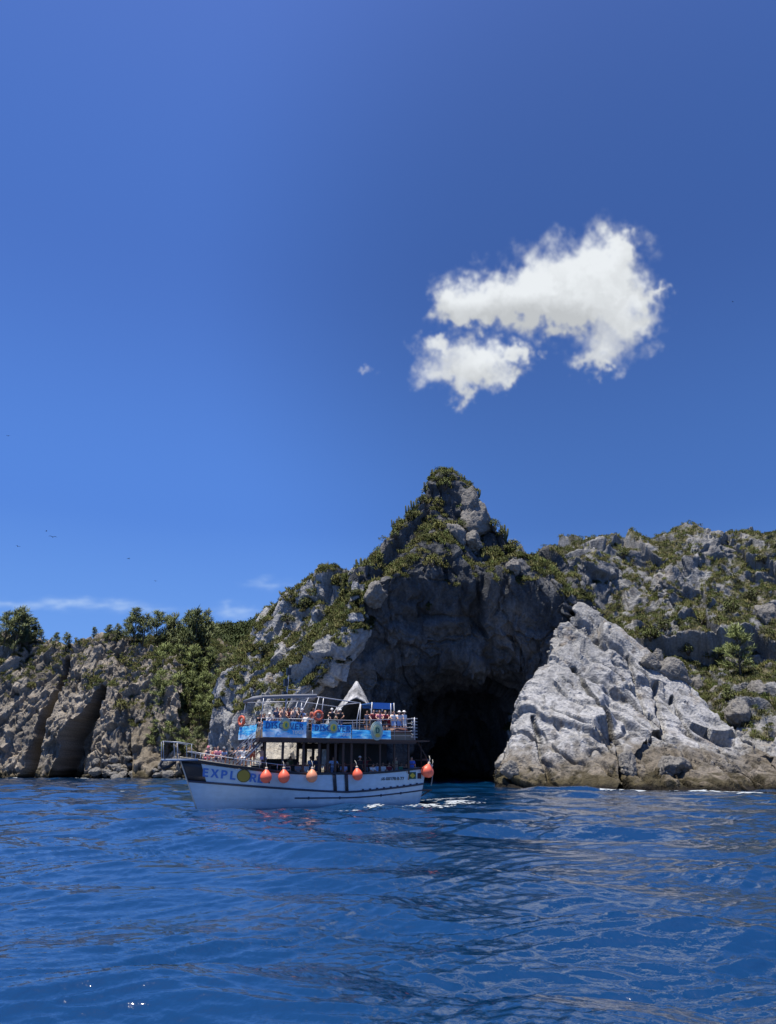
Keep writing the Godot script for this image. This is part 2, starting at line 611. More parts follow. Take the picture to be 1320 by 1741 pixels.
# a rock face laid over a net of surveyed points, then broken up by joints, ledges and grain
func rock_sheet(called: String, net: Array, nu: int, nv: int, style: Dictionary, u_stretch: Array = [], v_stretch: Array = []) -> MeshInstance3D:
	var ku := chord_knots(net, u_stretch)
	var rows := []
	for line in net:
		rows.append(spline_row(line, ku, nu))
	var kv := chord_knots(rows, []) if false else chord_knots(transposed(net), v_stretch)
	var cols := []
	cols.resize(nu)
	var w1 := func(c: int) -> void:
		var line := []
		for r in rows:
			line.append(r[c])
		cols[c] = spline_row(line, kv, nv)
	run_rows(w1, nu)
	var pts := []
	pts.resize(nv)
	var w2 := func(r: int) -> void:
		var o := PackedVector3Array()
		o.resize(nu)
		for c in nu:
			o[c] = cols[c][r]
		pts[r] = o
	run_rows(w2, nv)
	var sd: int = style.seed
	var turn: Basis = style.get("turn", Basis.IDENTITY)
	var squash: Vector3 = style.get("squash", Vector3.ONE)
	var amps: Array = style.amps
	var sizes: Array = style.sizes
	var crag: float = style.get("crag", 0.6)
	var swell: float = style.get("swell", 1.5)
	var groove: float = style.get("groove", 0.5)
	var tilt: float = style.get("tilt", 1.2)
	var cuts: Array = style.get("cuts", [])
	var crack: Array = style.get("crack", [])
	var crack_turn: Basis = style.get("crack_turn", turn)
	var nz_swell := noise("swell", FastNoiseLite.TYPE_SIMPLEX_SMOOTH, 3, 0.035, 3)
	var nz_warp := noise("warp", FastNoiseLite.TYPE_SIMPLEX_SMOOTH, 13, 0.09, 3)
	var nz_crag := noise("crag", FastNoiseLite.TYPE_SIMPLEX, 23, 0.22, 4)
	nz_crag.fractal_type = FastNoiseLite.FRACTAL_RIDGED
	var done := []
	done.resize(nv)
	var grain := []
	grain.resize(nv)
	var w3 := func(r: int) -> void:
		var o := PackedVector3Array()
		var g := PackedFloat32Array()
		o.resize(nu)
		g.resize(nu)
		var me: PackedVector3Array = pts[r]
		var up: PackedVector3Array = pts[maxi(r - 1, 0)]
		var dn: PackedVector3Array = pts[mini(r + 1, nv - 1)]
		for c in nu:
			var p := me[c]
			var n := (dn[c] - up[c]).cross(me[mini(c + 1, nu - 1)] - me[maxi(c - 1, 0)]).normalized()
			var wv := Vector3(nz_warp.get_noise_3dv(p), nz_warp.get_noise_3dv(p + Vector3(91, 0, 0)), nz_warp.get_noise_3dv(p + Vector3(0, 57, 0)))
			var q := turn * (p + wv * 1.6)
			q = q * squash
			var h := nz_swell.get_noise_3dv(p + Vector3(sd, 0, 0)) * swell
			var tone := 0.0
			for i in amps.size():
				var j := joints(q / sizes[i], sd + i * 17, tilt)
				var broken := 1.0
				if i > 0: broken = 0.25 + 0.95 * ss(-0.25, 0.4, nz_swell.get_noise_3dv(p * 2.2 + Vector3(i * 50, sd * 9, 0)))
				h += j.x * amps[i] * broken
				h -= groove * amps[i] * broken * (1.0 - ss(0.0, 0.06, j.y)) * ss(-0.1, 0.25, nz_warp.get_noise_3dv(p * 0.7 + Vector3(0, 0, i * 40)))
				tone += j.x * (0.5 if i == 0 else 0.35)
			if crack.size():
				var j := joints((crack_turn * (p + wv * 2.2)) * Vector3(crack[1], 1, 1) / crack[0], sd + 91, 0.0)
				h -= crack[2] * (1.0 - ss(0.0, crack[3], j.y)) * ss(-0.35, 0.1, nz_warp.get_noise_3dv(p * 0.5 + Vector3(40, 0, 0)))
			h += (nz_crag.get_noise_3dv(q) * 0.5 + 0.2) * crag
			var lean := (n + Vector3(0, 0.0, 0)).normalized()
			var sink := 0.0
			for cut in cuts:
				var f: float = (cut[0].y - p.y) / (cut[0].y - cut[1].y)
				if f > -0.15 and (cut.size() < 6 or f < cut[5]):
					var x0: float = lerpf(cut[0].x, cut[1].x, f)
					var hw: float = lerpf(cut[2], cut[3], clampf(f, 0.0, 1.0))
					hw += wv.y * minf(0.8, hw * 0.6)
					var edge := ss(hw * 1.03 + 0.15, hw * 0.97 - 0.1, absf(p.x + wv.x * 0.7 - x0)) * ss(-0.03, 0.02, f + wv.z * 0.05)
					sink += edge * cut[4]
			o[c] = p + lean * h - Vector3(0, 0, sink)
			g[c] = tone
		done[r] = o
		grain[r] = g
	run_rows(w3, nv)
	var colours := []
	colours.resize(nv)
	var nz_veg := noise("veg", FastNoiseLite.TYPE_SIMPLEX, 33, 0.16, 4)
	var nz_stain := noise("stain", FastNoiseLite.TYPE_SIMPLEX, 53, 0.35, 4)
	var nz_band := noise("band", FastNoiseLite.TYPE_SIMPLEX, 63, 0.06, 3)
	var spots := []
	spots.resize(nv)
	var w4 := func(r: int) -> void:
		var cs := PackedColorArray()
		cs.resize(nu)
		var me: PackedVector3Array = done[r]
		var up: PackedVector3Array = done[maxi(r - 2, 0)]
		var dn: PackedVector3Array = done[mini(r + 2, nv - 1)]
		var found := []
		for c in nu:
			var p := me[c]
			var n := (dn[c] - up[c]).cross(me[mini(c + 2, nu - 1)] - me[maxi(c - 2, 0)]).normalized()
			var veg := nz_veg.get_noise_3dv(p)
			var stain := nz_stain.get_noise_3dv(p)
			var band := nz_band.get_noise_3dv(p)
			var streak := nz_stain.get_noise_3d(p.x * 1.6, p.y * 0.16, p.z * 1.6)
			var k := paint_rock(style, p, n, grain[r][c], veg, stain, band, streak)
			cs[c] = Color(k.x, k.y, k.z)
			if k.w > 0.25 and (c * 7 + r * 13) % 3 == 0:
				found.append([p, n, k.w])
		colours[r] = cs
		spots[r] = found
	run_rows(w4, nv)
	var keep := []
	for r in range(0, nv, 2):
		for c in range(0, nu, 2):
			var p: Vector3 = done[r][c]
			keep.append([to_picture(p), p])
	var green := []
	for f in spots:
		green.append_array(f)
	sheets[called + str(sd)] = {"points": keep, "green": green}
	var o := put(called, grid_mesh(done, colours), mats["rock"])
	tag(o, style.get("label", ""), "", "", "structure")
	return o


func transposed(net: Array) -> Array:
	var out := []
	for c in net[0].size():
		var l := []
		for r in net:
			l.append(r[c])
		out.append(l)
	return out


# stone colour by kind; w = how much plants like the spot
func paint_rock(style: Dictionary, p: Vector3, n: Vector3, tone: float, veg: float, stain: float, band: float, streak: float) -> Vector4:
	var c1: Vector3 = style.c1
	var c2: Vector3 = style.c2
	var c := c1.lerp(c2, clampf(0.5 + tone * 0.28 + band * 0.7 + stain * 0.25, 0.0, 1.0))
	# weather streaks and lichen
	c *= 1.0 + 0.42 * streak
	c = c.lerp(Vector3(0.30, 0.21, 0.12), clampf((band * 1.2 + stain * 1.3 - 0.42) * 1.3, 0.0, 1.0) * style.get("rust", 0.35))
	var w := 0.0
	var green: float = style.get("green", 0.0)
	if green > 0.0:
		var low: float = style.get("green_from", -1e9)
		w = clampf((n.y - 0.38) * 1.3 + veg * 1.5 + green - 0.5, 0.0, 1.0) * ss(low - 3.0, low + 5.0, p.y + veg * 6.0)
		var turf := Vector3(0.105, 0.115, 0.04).lerp(Vector3(0.17, 0.145, 0.075), clampf(0.5 + stain, 0.0, 1.0))
		c = c.lerp(turf, ss(0.15, 0.5, w) * 0.85)
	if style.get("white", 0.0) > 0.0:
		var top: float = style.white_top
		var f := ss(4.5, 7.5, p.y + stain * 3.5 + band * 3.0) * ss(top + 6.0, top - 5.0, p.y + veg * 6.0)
		c = c.lerp(Vector3(0.64, 0.645, 0.65) * (1.0 + stain * 0.35), f * ss(-0.15, 0.3, n.y) * style.white * clampf(0.75 + veg * 0.9 + streak * 0.5, 0.0, 1.0))  # white fades on downturned faces: lit tops and shaded undersides put into colour
	if style.has("brown"):
		c = c.lerp(Vector3(0.21, 0.175, 0.125) * (1.0 + stain * 0.6 + tone * 0.2), ss(7.5, 3.0, p.y + stain * 3.0 + band * 4.0) * style.brown)
	if style.get("white", 0.0) > 0.0:
		c *= 1.0 - 0.5 * clampf((stain + streak * 0.8 - 0.22) * 2.5, 0.0, 1.0)
	# wet weed band at the waterline
	var tide := ss(2.9, 1.2, p.y + stain * 2.0 + band)
	c = c.lerp(Vector3(0.075, 0.062, 0.028) * (1.0 + stain * 0.6), tide * 0.9)
	c = c.lerp(Vector3(0.02, 0.018, 0.012), ss(0.9, 0.35, p.y + stain * 0.4))
	return Vector4(maxf(c.x, 0.005), maxf(c.y, 0.005), maxf(c.z, 0.005), w)


func pts_of(list: Array) -> Array:
	var out := []
	for e in list:
		out.append(at(e[0], e[1], e[2]))
	return out


func shifted(line: Array, v: Vector3) -> Array:
	var out := []
	for p in line:
		out.append(p + v)
	return out


func build_rocks() -> void:
	# --- the peak: front wall and cave (rows run from the ridge down into the cave)
	var cols := [
		[[590, 1000, 166], [580, 1015, 160], [570, 1050, 158], [550, 1100, 156], [510, 1160, 154], [480, 1230, 152], [440, 1352, 150]],
		[[609, 986, 143], [607, 1008, 138], [603, 1040, 137], [590, 1085, 138], [548, 1150, 139], [520, 1220, 140], [480, 1352, 141]],
		[[652, 940, 146], [644, 965, 141], [637, 1005, 136], [635, 1080, 140], [628, 1160, 145], [620, 1240, 147], [612, 1352, 147]],
		[[704, 868, 149], [695, 914, 143], [682, 975, 136], [680, 1070, 141], [672, 1155, 147], [662, 1220, 149], [650, 1352, 149]],
		[[743, 820, 151], [735, 882, 144.5], [728, 970, 136], [722, 1070, 142], [700, 1168, 148], [688, 1212, 150], [676, 1352, 151]],
		[[756, 808, 151], [745, 880, 145], [742, 970, 136], [738, 1070, 142], [722, 1158, 149], [702, 1200, 172], [690, 1352, 196]],
		[[770, 817, 151], [771, 880, 145.5], [775, 970, 136.5], [778, 1070, 142.5], [780, 1150, 150], [778, 1184, 178], [776, 1352, 206]],
		[[800, 854, 149], [814, 909, 145], [825, 975, 137.5], [830, 1070, 142.5], [836, 1156, 150], [832, 1190, 176], [826, 1352, 200]],
		[[836, 897, 147], [862, 930, 143.5], [875, 990, 138], [882, 1070, 142], [885, 1165, 149], [872, 1220, 164], [858, 1352, 180]],
		[[872, 942, 146], [905, 960, 142], [930, 1005, 137], [934, 1080, 140], [910, 1190, 146], [884, 1260, 152], [862, 1352, 158]],
		[[905, 948, 147], [938, 978, 141], [970, 1014, 135.5], [966, 1058, 136], [930, 1165, 140], [893, 1255, 143], [864, 1352, 145]],
		[[940, 955, 170], [970, 990, 164], [1010, 1040, 158], [1010, 1080, 156], [985, 1170, 156], [955, 1260, 156], [930, 1352, 156]],
	]
	var net := transposed(cols.map(func(l): return pts_of(l)))
	net.push_front(shifted(net[0], Vector3(2, -7, -14)))
	net.push_front(shifted(net[0], Vector3(4, -40, -14)))
	var grey1 := Vector3(0.20, 0.205, 0.21)
	var grey2 := Vector3(0.37, 0.37, 0.36)
	rock_sheet("headland", net, 460, 460, {"seed": 1, "sizes": [12.0, 5.0, 2.2, 1.0], "amps": [1.3, 0.8, 0.42, 0.2], "crag": 0.9, "swell": 2.0, "groove": 0.5, "squash": Vector3(0.45, 1, 1), "turn": axes(Vector3(-0.25, 1, 0), Vector3(0, 0, 1)),
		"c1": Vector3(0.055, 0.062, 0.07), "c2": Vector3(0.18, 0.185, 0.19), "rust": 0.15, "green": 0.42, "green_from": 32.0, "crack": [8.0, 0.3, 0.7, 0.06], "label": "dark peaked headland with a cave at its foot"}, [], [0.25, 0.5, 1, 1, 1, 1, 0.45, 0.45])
	# --- the sunlit slope left of the wall
	var b := [
		[[608, 980, 146], [607, 984, 143], [607, 988, 141], [610, 994, 138.5]],
		[[575, 984, 156], [585, 998, 150], [594, 1012, 144.5], [605, 1030, 136.5]],
		[[535, 994, 161], [556, 1020, 154], [577, 1046, 146], [598, 1075, 135]],
		[[500, 1016, 163], [520, 1048, 155], [542, 1080, 146], [565, 1115, 133.5]],
		[[462, 1038, 165], [487, 1075, 156], [512, 1110, 146], [540, 1148, 133]],
		[[440, 1086, 164], [460, 1115, 155], [482, 1145, 145], [505, 1182, 132.5]],
		[[405, 1124, 162], [427, 1155, 153], [450, 1190, 144], [476, 1232, 132]],
		[[380, 1184, 159], [400, 1215, 150], [422, 1250, 142], [447, 1290, 131.5]],
		[[350, 1352, 156], [375, 1352, 147], [400, 1352, 140], [430, 1352, 131]],
	]
	var nb := []
	for l in b:
		var w := pts_of(l)
		w.push_front(w[0] + Vector3(-1, -6, -14))
		w.push_front(w[0] + Vector3(-2, -34, -14))
		w.append(w[w.size() - 1] + Vector3(2.5, -1.0, -8))
		nb.append(w)
	rock_sheet("slope", nb, 330, 330, {"seed": 2, "sizes": [9.0, 4.0, 1.8, 0.9], "amps": [1.4, 0.9, 0.45, 0.2], "crag": 1.0, "swell": 1.8, "groove": 0.45, "squash": Vector3(0.38, 1, 1), "turn": axes(Vector3(-0.6, -0.8, 0.35), Vector3(-0.5, 0.6, 0.6)),
		"c1": grey1 * 1.5, "c2": grey2 * 1.4, "rust": 0.55, "green": 0.62, "green_from": 14.0, "tilt": 0.9, "crack": [6.0, 0.22, 0.7, 0.08], "label": "sunlit scrubby slope left of the dark wall"}, [0.25, 0.5, 1, 1, 1, 1])
	# --- the pale slab right of the cave
	var k := [
		[[984, 1032, 137], [957, 1087, 131], [925, 1150, 126], [897, 1210, 121], [868, 1275, 116], [844, 1356, 111]],
		[[998, 1039, 137], [982, 1090, 130], [956, 1150, 124], [932, 1210, 119], [912, 1275, 114], [895, 1357, 108]],
		[[1020, 1056, 136], [1010, 1105, 129], [996, 1160, 123], [980, 1215, 117], [966, 1275, 111], [952, 1358, 104]],
		[[1060, 1082, 134], [1055, 1125, 127], [1046, 1170, 121], [1036, 1220, 115], [1026, 1280, 108], [1016, 1360, 100]],
		[[1110, 1119, 131], [1108, 1155, 124], [1103, 1195, 118], [1098, 1240, 112], [1092, 1295, 105], [1085, 1362, 96]],
		[[1160, 1157, 128], [1165, 1190, 121], [1168, 1225, 115], [1168, 1265, 109], [1166, 1305, 102], [1162, 1364, 92]],
		[[1215, 1205, 123], [1225, 1235, 116], [1232, 1260, 111], [1238, 1290, 105], [1240, 1320, 99], [1240, 1366, 89]],
		[[1270, 1251, 116], [1282, 1275, 110], [1292, 1295, 105], [1300, 1315, 99], [1306, 1335, 93], [1312, 1368, 85]],
		[[1330, 1306, 106], [1345, 1318, 101], [1358, 1330, 97], [1370, 1342, 92], [1380, 1352, 88], [1392, 1372, 82]],
		[[1390, 1346, 100], [1400, 1350, 96], [1410, 1356, 93], [1420, 1362, 89], [1430, 1368, 86], [1440, 1384, 80]],
		[[1540, 1362, 98], [1545, 1366, 95], [1550, 1370, 92], [1556, 1376, 89], [1562, 1384, 86], [1570, 1396, 80]],
	]
	var nk := []
	for l in k:
		var w := pts_of(l)
		w.push_front(w[0] + Vector3(1.5, -4, -6))
		w.push_front(w[0] + Vector3(3, -34, -10))
		nk.append(w)
	nk.push_front(shifted(nk[0], Vector3(1.5, -1, -7)))
	nk.push_front(shifted(nk[0], Vector3(2.5, -2, -18)))
	rock_sheet("rock_slab", transposed(nk), 440, 330, {"seed": 3, "sizes": [11.0, 5.0, 2.4, 1.1], "amps": [0.8, 0.6, 0.3, 0.15], "tilt": 1.7, "crag": 0.5, "swell": 1.0, "groove": 0.6, "squash": Vector3(0.28, 1, 1), "turn": axes(Vector3(0.75, -1.0, 0.9), Vector3(0, 0.7, 0.7)),
		"c1": grey1 * 1.25, "c2": grey2 * 1.2, "rust": 0.5, "white": 0.7, "white_top": 19.0, "crack": [5.5, 0.13, 1.3, 0.12], "brown": 0.8, "green": 0.0, "cuts": [[at(972, 1138, 126), at(1046, 1262, 112), 0.4, 0.3, 2.2, 1.02], [at(1046, 1262, 112), at(1060, 1335, 101), 0.3, 0.45, 1.8], [at(903, 1225, 120), at(938, 1340, 109), 0.25, 0.35, 1.6], [at(1118, 1165, 123), at(1150, 1310, 103), 0.3, 0.3, 1.6], [at(1150, 1182, 121), at(1228, 1310, 102), 0.25, 0.3, 1.5], [at(1205, 1228, 117), at(1296, 1330, 96), 0.25, 0.25, 1.3], [at(1068, 1120, 127), at(1112, 1235, 113), 0.2, 0.3, 1.0, 1.0], [at(1120, 1238, 112), at(1090, 1330, 102), 1.0, 2.6, 2.2]], "label": "pale weathered rock slab right of the cave"}, [0.3, 0.5, 1, 1, 1, 1, 1, 1, 1, 1, 1, 0.5], [0.25, 0.5, 1, 1, 1, 1, 1])
	# --- the hill behind the slab
	var ridge := [[860, 968, 222], [905, 952, 216], [950, 935, 213], [1000, 928, 211], [1060, 934, 208], [1100, 944, 206], [1140, 932, 203], [1200, 921, 199], [1245, 917, 196], [1290, 916, 193], [1345, 922, 190], [1420, 942, 186], [1540, 975, 180], [1700, 1015, 172]]
	var nd := []
	for i in ridge.size():
		var e: Array = ridge[i]
		var f := i / float(ridge.size() - 1)
		var l := [at(e[0], e[1], e[2])]
		var drops := [[975, 0.94], [1030, 0.895], [1085, 0.84], [1140, 0.785], [1200, 0.72], [1265, 0.65], [1352, 0.575]]
		for q in drops:
			l.append(at(e[0] + (q[0] - 950) * 0.06 * f, q[0], e[2] * q[1] * (1.0 - 0.05 * f)))
		l.push_front(l[0] + Vector3(0, -3, -18))
		l.push_front(l[0] + Vector3(0, -40, -18))
		nd.append(l)
	rock_sheet("hillside", transposed(nd), 440, 380, {"seed": 4, "sizes": [17.0, 7.0, 3.0, 1.3], "amps": [2.6, 1.4, 0.6, 0.26], "crag": 1.3, "swell": 4.5, "groove": 0.4, "squash": Vector3(0.5, 1, 1), "turn": axes(Vector3(-0.3, 1, -0.3), Vector3(0, 0, 1)),
		"c1": grey1 * 1.2, "c2": grey2 * 1.1, "rust": 0.3, "green": 0.74, "green_from": 8.0, "label": "craggy green hillside behind the pale slab"}, [], [0.25, 0.4, 1, 1, 1, 1, 1, 1, 1])
	# --- two crags standing out of the hillside
	var crags := [
		[[[965, 985, 1005], [985, 958, 1020], [1010, 945, 1055], [1045, 957, 1085], [1075, 985, 1100], [1105, 1035, 1115], [1120, 1075, 1120]], 188.0, 12],
		[[[1118, 1000, 1020], [1135, 982, 1030], [1160, 950, 1050], [1190, 926, 1064], [1220, 920, 1062], [1250, 937, 1050], [1272, 975, 1030]], 181.0, 13],
	]
	for e in crags:
		var nc := []
		var line: Array = e[0]
		for i in line.size():
			var c: Array = line[i]
			var back: float = 12.0 if i == 0 or i == line.size() - 1 else 0.0
			var d: float = e[1] + back
			nc.append([at(c[0], c[1] - 4, d + 26), at(c[0], c[1] - 2, d + 12), at(c[0], c[1], d), at(c[0], lerpf(c[1], c[2], 0.5), d - 3.0), at(c[0], c[2], d - 5.0), at(c[0], c[2] + 45, d - 7.0)])
		rock_sheet("crag", transposed(nc), 150, 150, {"seed": e[2], "sizes": [11.0, 5.0, 2.2, 1.1], "amps": [2.0, 1.2, 0.6, 0.25], "crag": 1.1, "swell": 2.0, "groove": 0.5, "squash": Vector3(0.35, 1, 1), "turn": axes(Vector3(-0.35, 1, 0), Vector3(0, 0, 1)), "crack": [7.0, 0.25, 1.0, 0.08],
			"c1": grey1 * 1.1, "c2": grey2 * 1.05, "rust": 0.3, "green": 0.3, "green_from": 8.0, "label": "steep grey crag standing out of the hillside"}, [], [0.6, 0.8, 1, 1, 1])
	# --- far left cliff
	var lr := [[-130, 1100, 236], [-60, 1092, 236], [0, 1088, 235], [45, 1088, 234], [90, 1100, 234], [122, 1108, 233], [160, 1094, 233], [205, 1090, 232], [240, 1098, 230], [270, 1115, 228], [310, 1120, 226]]
	var nf := []
	for i in lr.size():
		var e: Array = lr[i]
		var l := [at(e[0], e[1], e[2])]
		for q in [[1125, 0.965], [1175, 0.935], [1230, 0.915], [1285, 0.90], [1345, 0.875]]:
			l.append(at(e[0], maxf(q[0], e[1] + 8.0), e[2] * q[1]))
		l.push_front(l[0] + Vector3(0, -2, -16))
		l.push_front(l[0] + Vector3(0, -30, -18))
		nf.append(l)
	rock_sheet("sea_cliff", transposed(nf), 360, 250, {"seed": 5, "sizes": [6.0, 3.0, 1.6, 0.9], "amps": [1.2, 1.1, 0.8, 0.5], "tilt": 0.7, "crag": 1.0, "swell": 1.2, "groove": 0.6, "crack": [5.0, 0.2, 1.4, 0.1], "squash": Vector3(0.5, 1, 1), "turn": axes(Vector3(0.16, 1, -0.35), Vector3(0, 0, 1)),
		"c1": Vector3(0.20, 0.18, 0.15), "c2": Vector3(0.47, 0.42, 0.345), "rust": 0.45, "green": 0.36, "green_from": 24.0, "label": "broken grey sea cliff with two dark clefts",
		"cuts": [[at(176, 1168, 217), at(106, 1335, 209), 1.3, 5.2, 17.0], [at(100, 1122, 218), at(45, 1335, 209), 1.0, 2.0, 10.0], [at(246, 1232, 212), at(238, 1262, 210), 1.0, 1.3, 5.0]]}, [], [0.25, 0.4, 1, 1, 1, 1, 1])
	# --- wooded gully between cliff and slope
	var gr := [[225, 1118, 246], [265, 1100, 246], [300, 1092, 248], [345, 1094, 250], [385, 1112, 246], [425, 1118, 240], [470, 1080, 236]]
	var ng := []
	for e in gr:
		var l := [at(e[0], e[1], e[2])]
		for q in [[1140, 0.93], [1195, 0.885], [1250, 0.85], [1300, 0.82], [1350, 0.785]]:
			l.append(at(e[0], q[0], e[2] * q[1]))
		l.push_front(l[0] + Vector3(0, -2, -16))
		l.push_front(l[0] + Vector3(0, -30, -18))
		ng.append(l)
	rock_sheet("gully", transposed(ng), 200, 220, {"seed": 6, "sizes": [8.0, 3.6, 1.7], "amps": [1.9, 0.9, 0.4], "crag": 0.8, "swell": 3.0, "groove": 0.4, "squash": Vector3(0.5, 1, 1), "turn": axes(Vector3(0.3, 1, -0.4), Vector3(0, 0, 1)),
		"c1": Vector3(0.21, 0.18, 0.135), "c2": Vector3(0.40, 0.35, 0.27), "rust": 0.6, "green": 0.62, "green_from": 12.0, "label": "steep wooded gully between cliff and slope"}, [], [0.25, 0.4, 1, 1, 1, 1, 1])
	# --- green hill far inland
	var nh := []
	for e in [[240, 1110], [300, 1090], [345, 1075], [400, 1069], [450, 1061], [520, 1045], [600, 1030]]:
		nh.append([at(e[0], e[1] + 30, 680), at(e[0], e[1], 620), at(e[0], e[1] + 40, 560), at(e[0], e[1] + 110, 480)])
	rock_sheet("far_hill", transposed(nh), 260, 120, {"seed": 7, "sizes": [14.0, 6.0], "amps": [1.6, 1.6], "crag": 2.4, "swell": 4.0, "groove": 0.2,
		"c1": Vector3(0.05, 0.075, 0.03), "c2": Vector3(0.085, 0.105, 0.045), "rust": 0.05, "label": "distant hill covered in dark green trees"})
	# --- spur before the dark wall; lit crest and shaded underside put into its colour
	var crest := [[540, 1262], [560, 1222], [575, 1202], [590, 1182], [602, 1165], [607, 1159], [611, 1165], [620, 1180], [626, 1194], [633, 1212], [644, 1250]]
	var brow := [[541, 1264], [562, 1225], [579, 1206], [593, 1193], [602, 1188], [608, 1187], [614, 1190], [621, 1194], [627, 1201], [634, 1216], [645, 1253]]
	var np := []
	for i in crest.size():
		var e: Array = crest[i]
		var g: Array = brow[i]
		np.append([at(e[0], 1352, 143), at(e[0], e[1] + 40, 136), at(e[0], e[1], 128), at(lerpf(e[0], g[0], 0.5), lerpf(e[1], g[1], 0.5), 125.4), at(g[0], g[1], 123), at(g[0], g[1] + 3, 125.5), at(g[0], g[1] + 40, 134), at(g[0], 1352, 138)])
	rock_sheet("rock_spur", transposed(np), 90, 90, {"seed": 8, "sizes": [3.0, 1.4], "amps": [0.08, 0.06], "crag": 0.15, "swell": 0.0, "groove": 0.3, "c1": Vector3(0.08, 0.085, 0.09), "c2": Vector3(0.2, 0.2, 0.2), "rust": 0.3, "white": 1.25, "white_top": 60.0, "label": "rock spur before the dark wall with its sunlit crest painted white"})
	# --- low pale ledge at the foot of the wall, behind the boat
	var nl := []
	for e in [[425, 1290], [450, 1262], [480, 1266], [510, 1274], [545, 1262], [580, 1265], [610, 1278], [632, 1320]]:
		nl.append([at(e[0], e[1] + 50, 139), at(e[0], e[1], 132), at(e[0], lerpf(e[1], 1335.0, 0.35), 126), at(e[0], lerpf(e[1], 1335.0, 0.7), 121), at(e[0], 1352, 117)])
	rock_sheet("rock_ledge", transposed(nl), 120, 60, {"seed": 9, "sizes": [4.0, 2.0, 1.0], "amps": [0.8, 0.5, 0.25], "crag": 0.5, "swell": 0.6, "groove": 0.4, "tilt": 0.8, "c1": Vector3(0.36, 0.33, 0.27), "c2": Vector3(0.62, 0.58, 0.48), "rust": 0.3, "label": "low pale ledge at the foot of the wall behind the boat"})


# ---------------------------------------------------------------- plants and loose stones
const ORDINAL := ["first", "second", "third", "fourth", "fifth", "sixth", "seventh", "eighth", "ninth", "tenth", "eleventh", "twelfth", "thirteenth", "fourteenth", "fifteenth", "sixteenth", "seventeenth", "eighteenth", "nineteenth", "twentieth"]


func ground_at(sheet: String, px: float, py: float) -> Vector3:
	var best := Vector3.ZERO
	var score := 1e9
	for k in sheets[sheet].points:
		var q: Vector2 = k[0]
		var d := (q - Vector2(px, py)).length()
		var s: float = d - k[1].z * 0.12
		if d < 14.0 and s < score:
			score = s
			best = k[1]
	if score > 1e8:
		for k in sheets[sheet].points:
			var d: float = (k[0] - Vector2(px, py)).length()
			if d < score:
				score = d
				best = k[1]
	return best


func leaf_mat(id: String, through: Color) -> StandardMaterial3D:
	if not mats.has(id):
		var m := StandardMaterial3D.new()
		m.resource_name = id
		m.vertex_color_use_as_albedo = true
		m.roughness = 0.75
		m.metallic_specular = 0.3
		m.backlight_enabled = true
		m.backlight = through
		m.cull_mode = BaseMaterial3D.CULL_DISABLED
		mats[id] = m
	return mats[id]


# a clump of loose leaves, about one metre across, standing on its foot
func leaf_clump(sd: int, leaves: int, size: float, flat: float, spiky: bool) -> ArrayMesh:
	var rng := RandomNumberGenerator.new()
	rng.seed = sd
	var st := SurfaceTool.new()
	st.begin(Mesh.PRIMITIVE_TRIANGLES)
	for i in leaves:
		var a := rng.randf() * TAU
		var u := rng.randf_range(-0.3, 1.0)
		var r := sqrt(1.0 - u * u * 0.9) * rng.randf_range(0.45, 1.0) * (0.75 + 0.3 * sin(a * 3.0 + sd))
		var p := Vector3(cos(a) * r * 0.55, (u * 0.5 + 0.28) * flat * rng.randf_range(0.7, 1.1), sin(a) * r * 0.55)
		var out := Vector3(cos(a) * 0.6, 0.5 + u * 0.8, sin(a) * 0.6).normalized()
		var tip := (out + Vector3(rng.randfn(), rng.randfn(), rng.randfn()) * 0.45).normalized() * size * rng.randf_range(0.6, 1.3)
		if spiky:
			p = Vector3(cos(a) * 0.14, 0.0, sin(a) * 0.14) * rng.randf()
			tip = Vector3(cos(a) * rng.randf_range(0.1, 0.5), rng.randf_range(0.4, 0.9), sin(a) * rng.randf_range(0.1, 0.5)) * size
		var side := tip.cross(Vector3(rng.randfn(), rng.randfn(), rng.randfn())).normalized() * size * (0.045 if spiky else 0.34)
		var tone := rng.randf_range(0.65, 1.35)
		st.set_color(Color(tone, tone * rng.randf_range(0.92, 1.05), tone * 0.9))
		var face := side.cross(tip).normalized()
		if face.dot(out) < 0.0: face = -face
		st.set_normal((face * 0.45 + out * 0.5 + Vector3.UP * 0.55).normalized())
		for v in [p - side * 0.3, p + tip * 0.5 + side, p + tip, p - side * 0.3, p + tip, p + tip * 0.45 - side]:
			st.add_vertex(v)
	return st.commit()


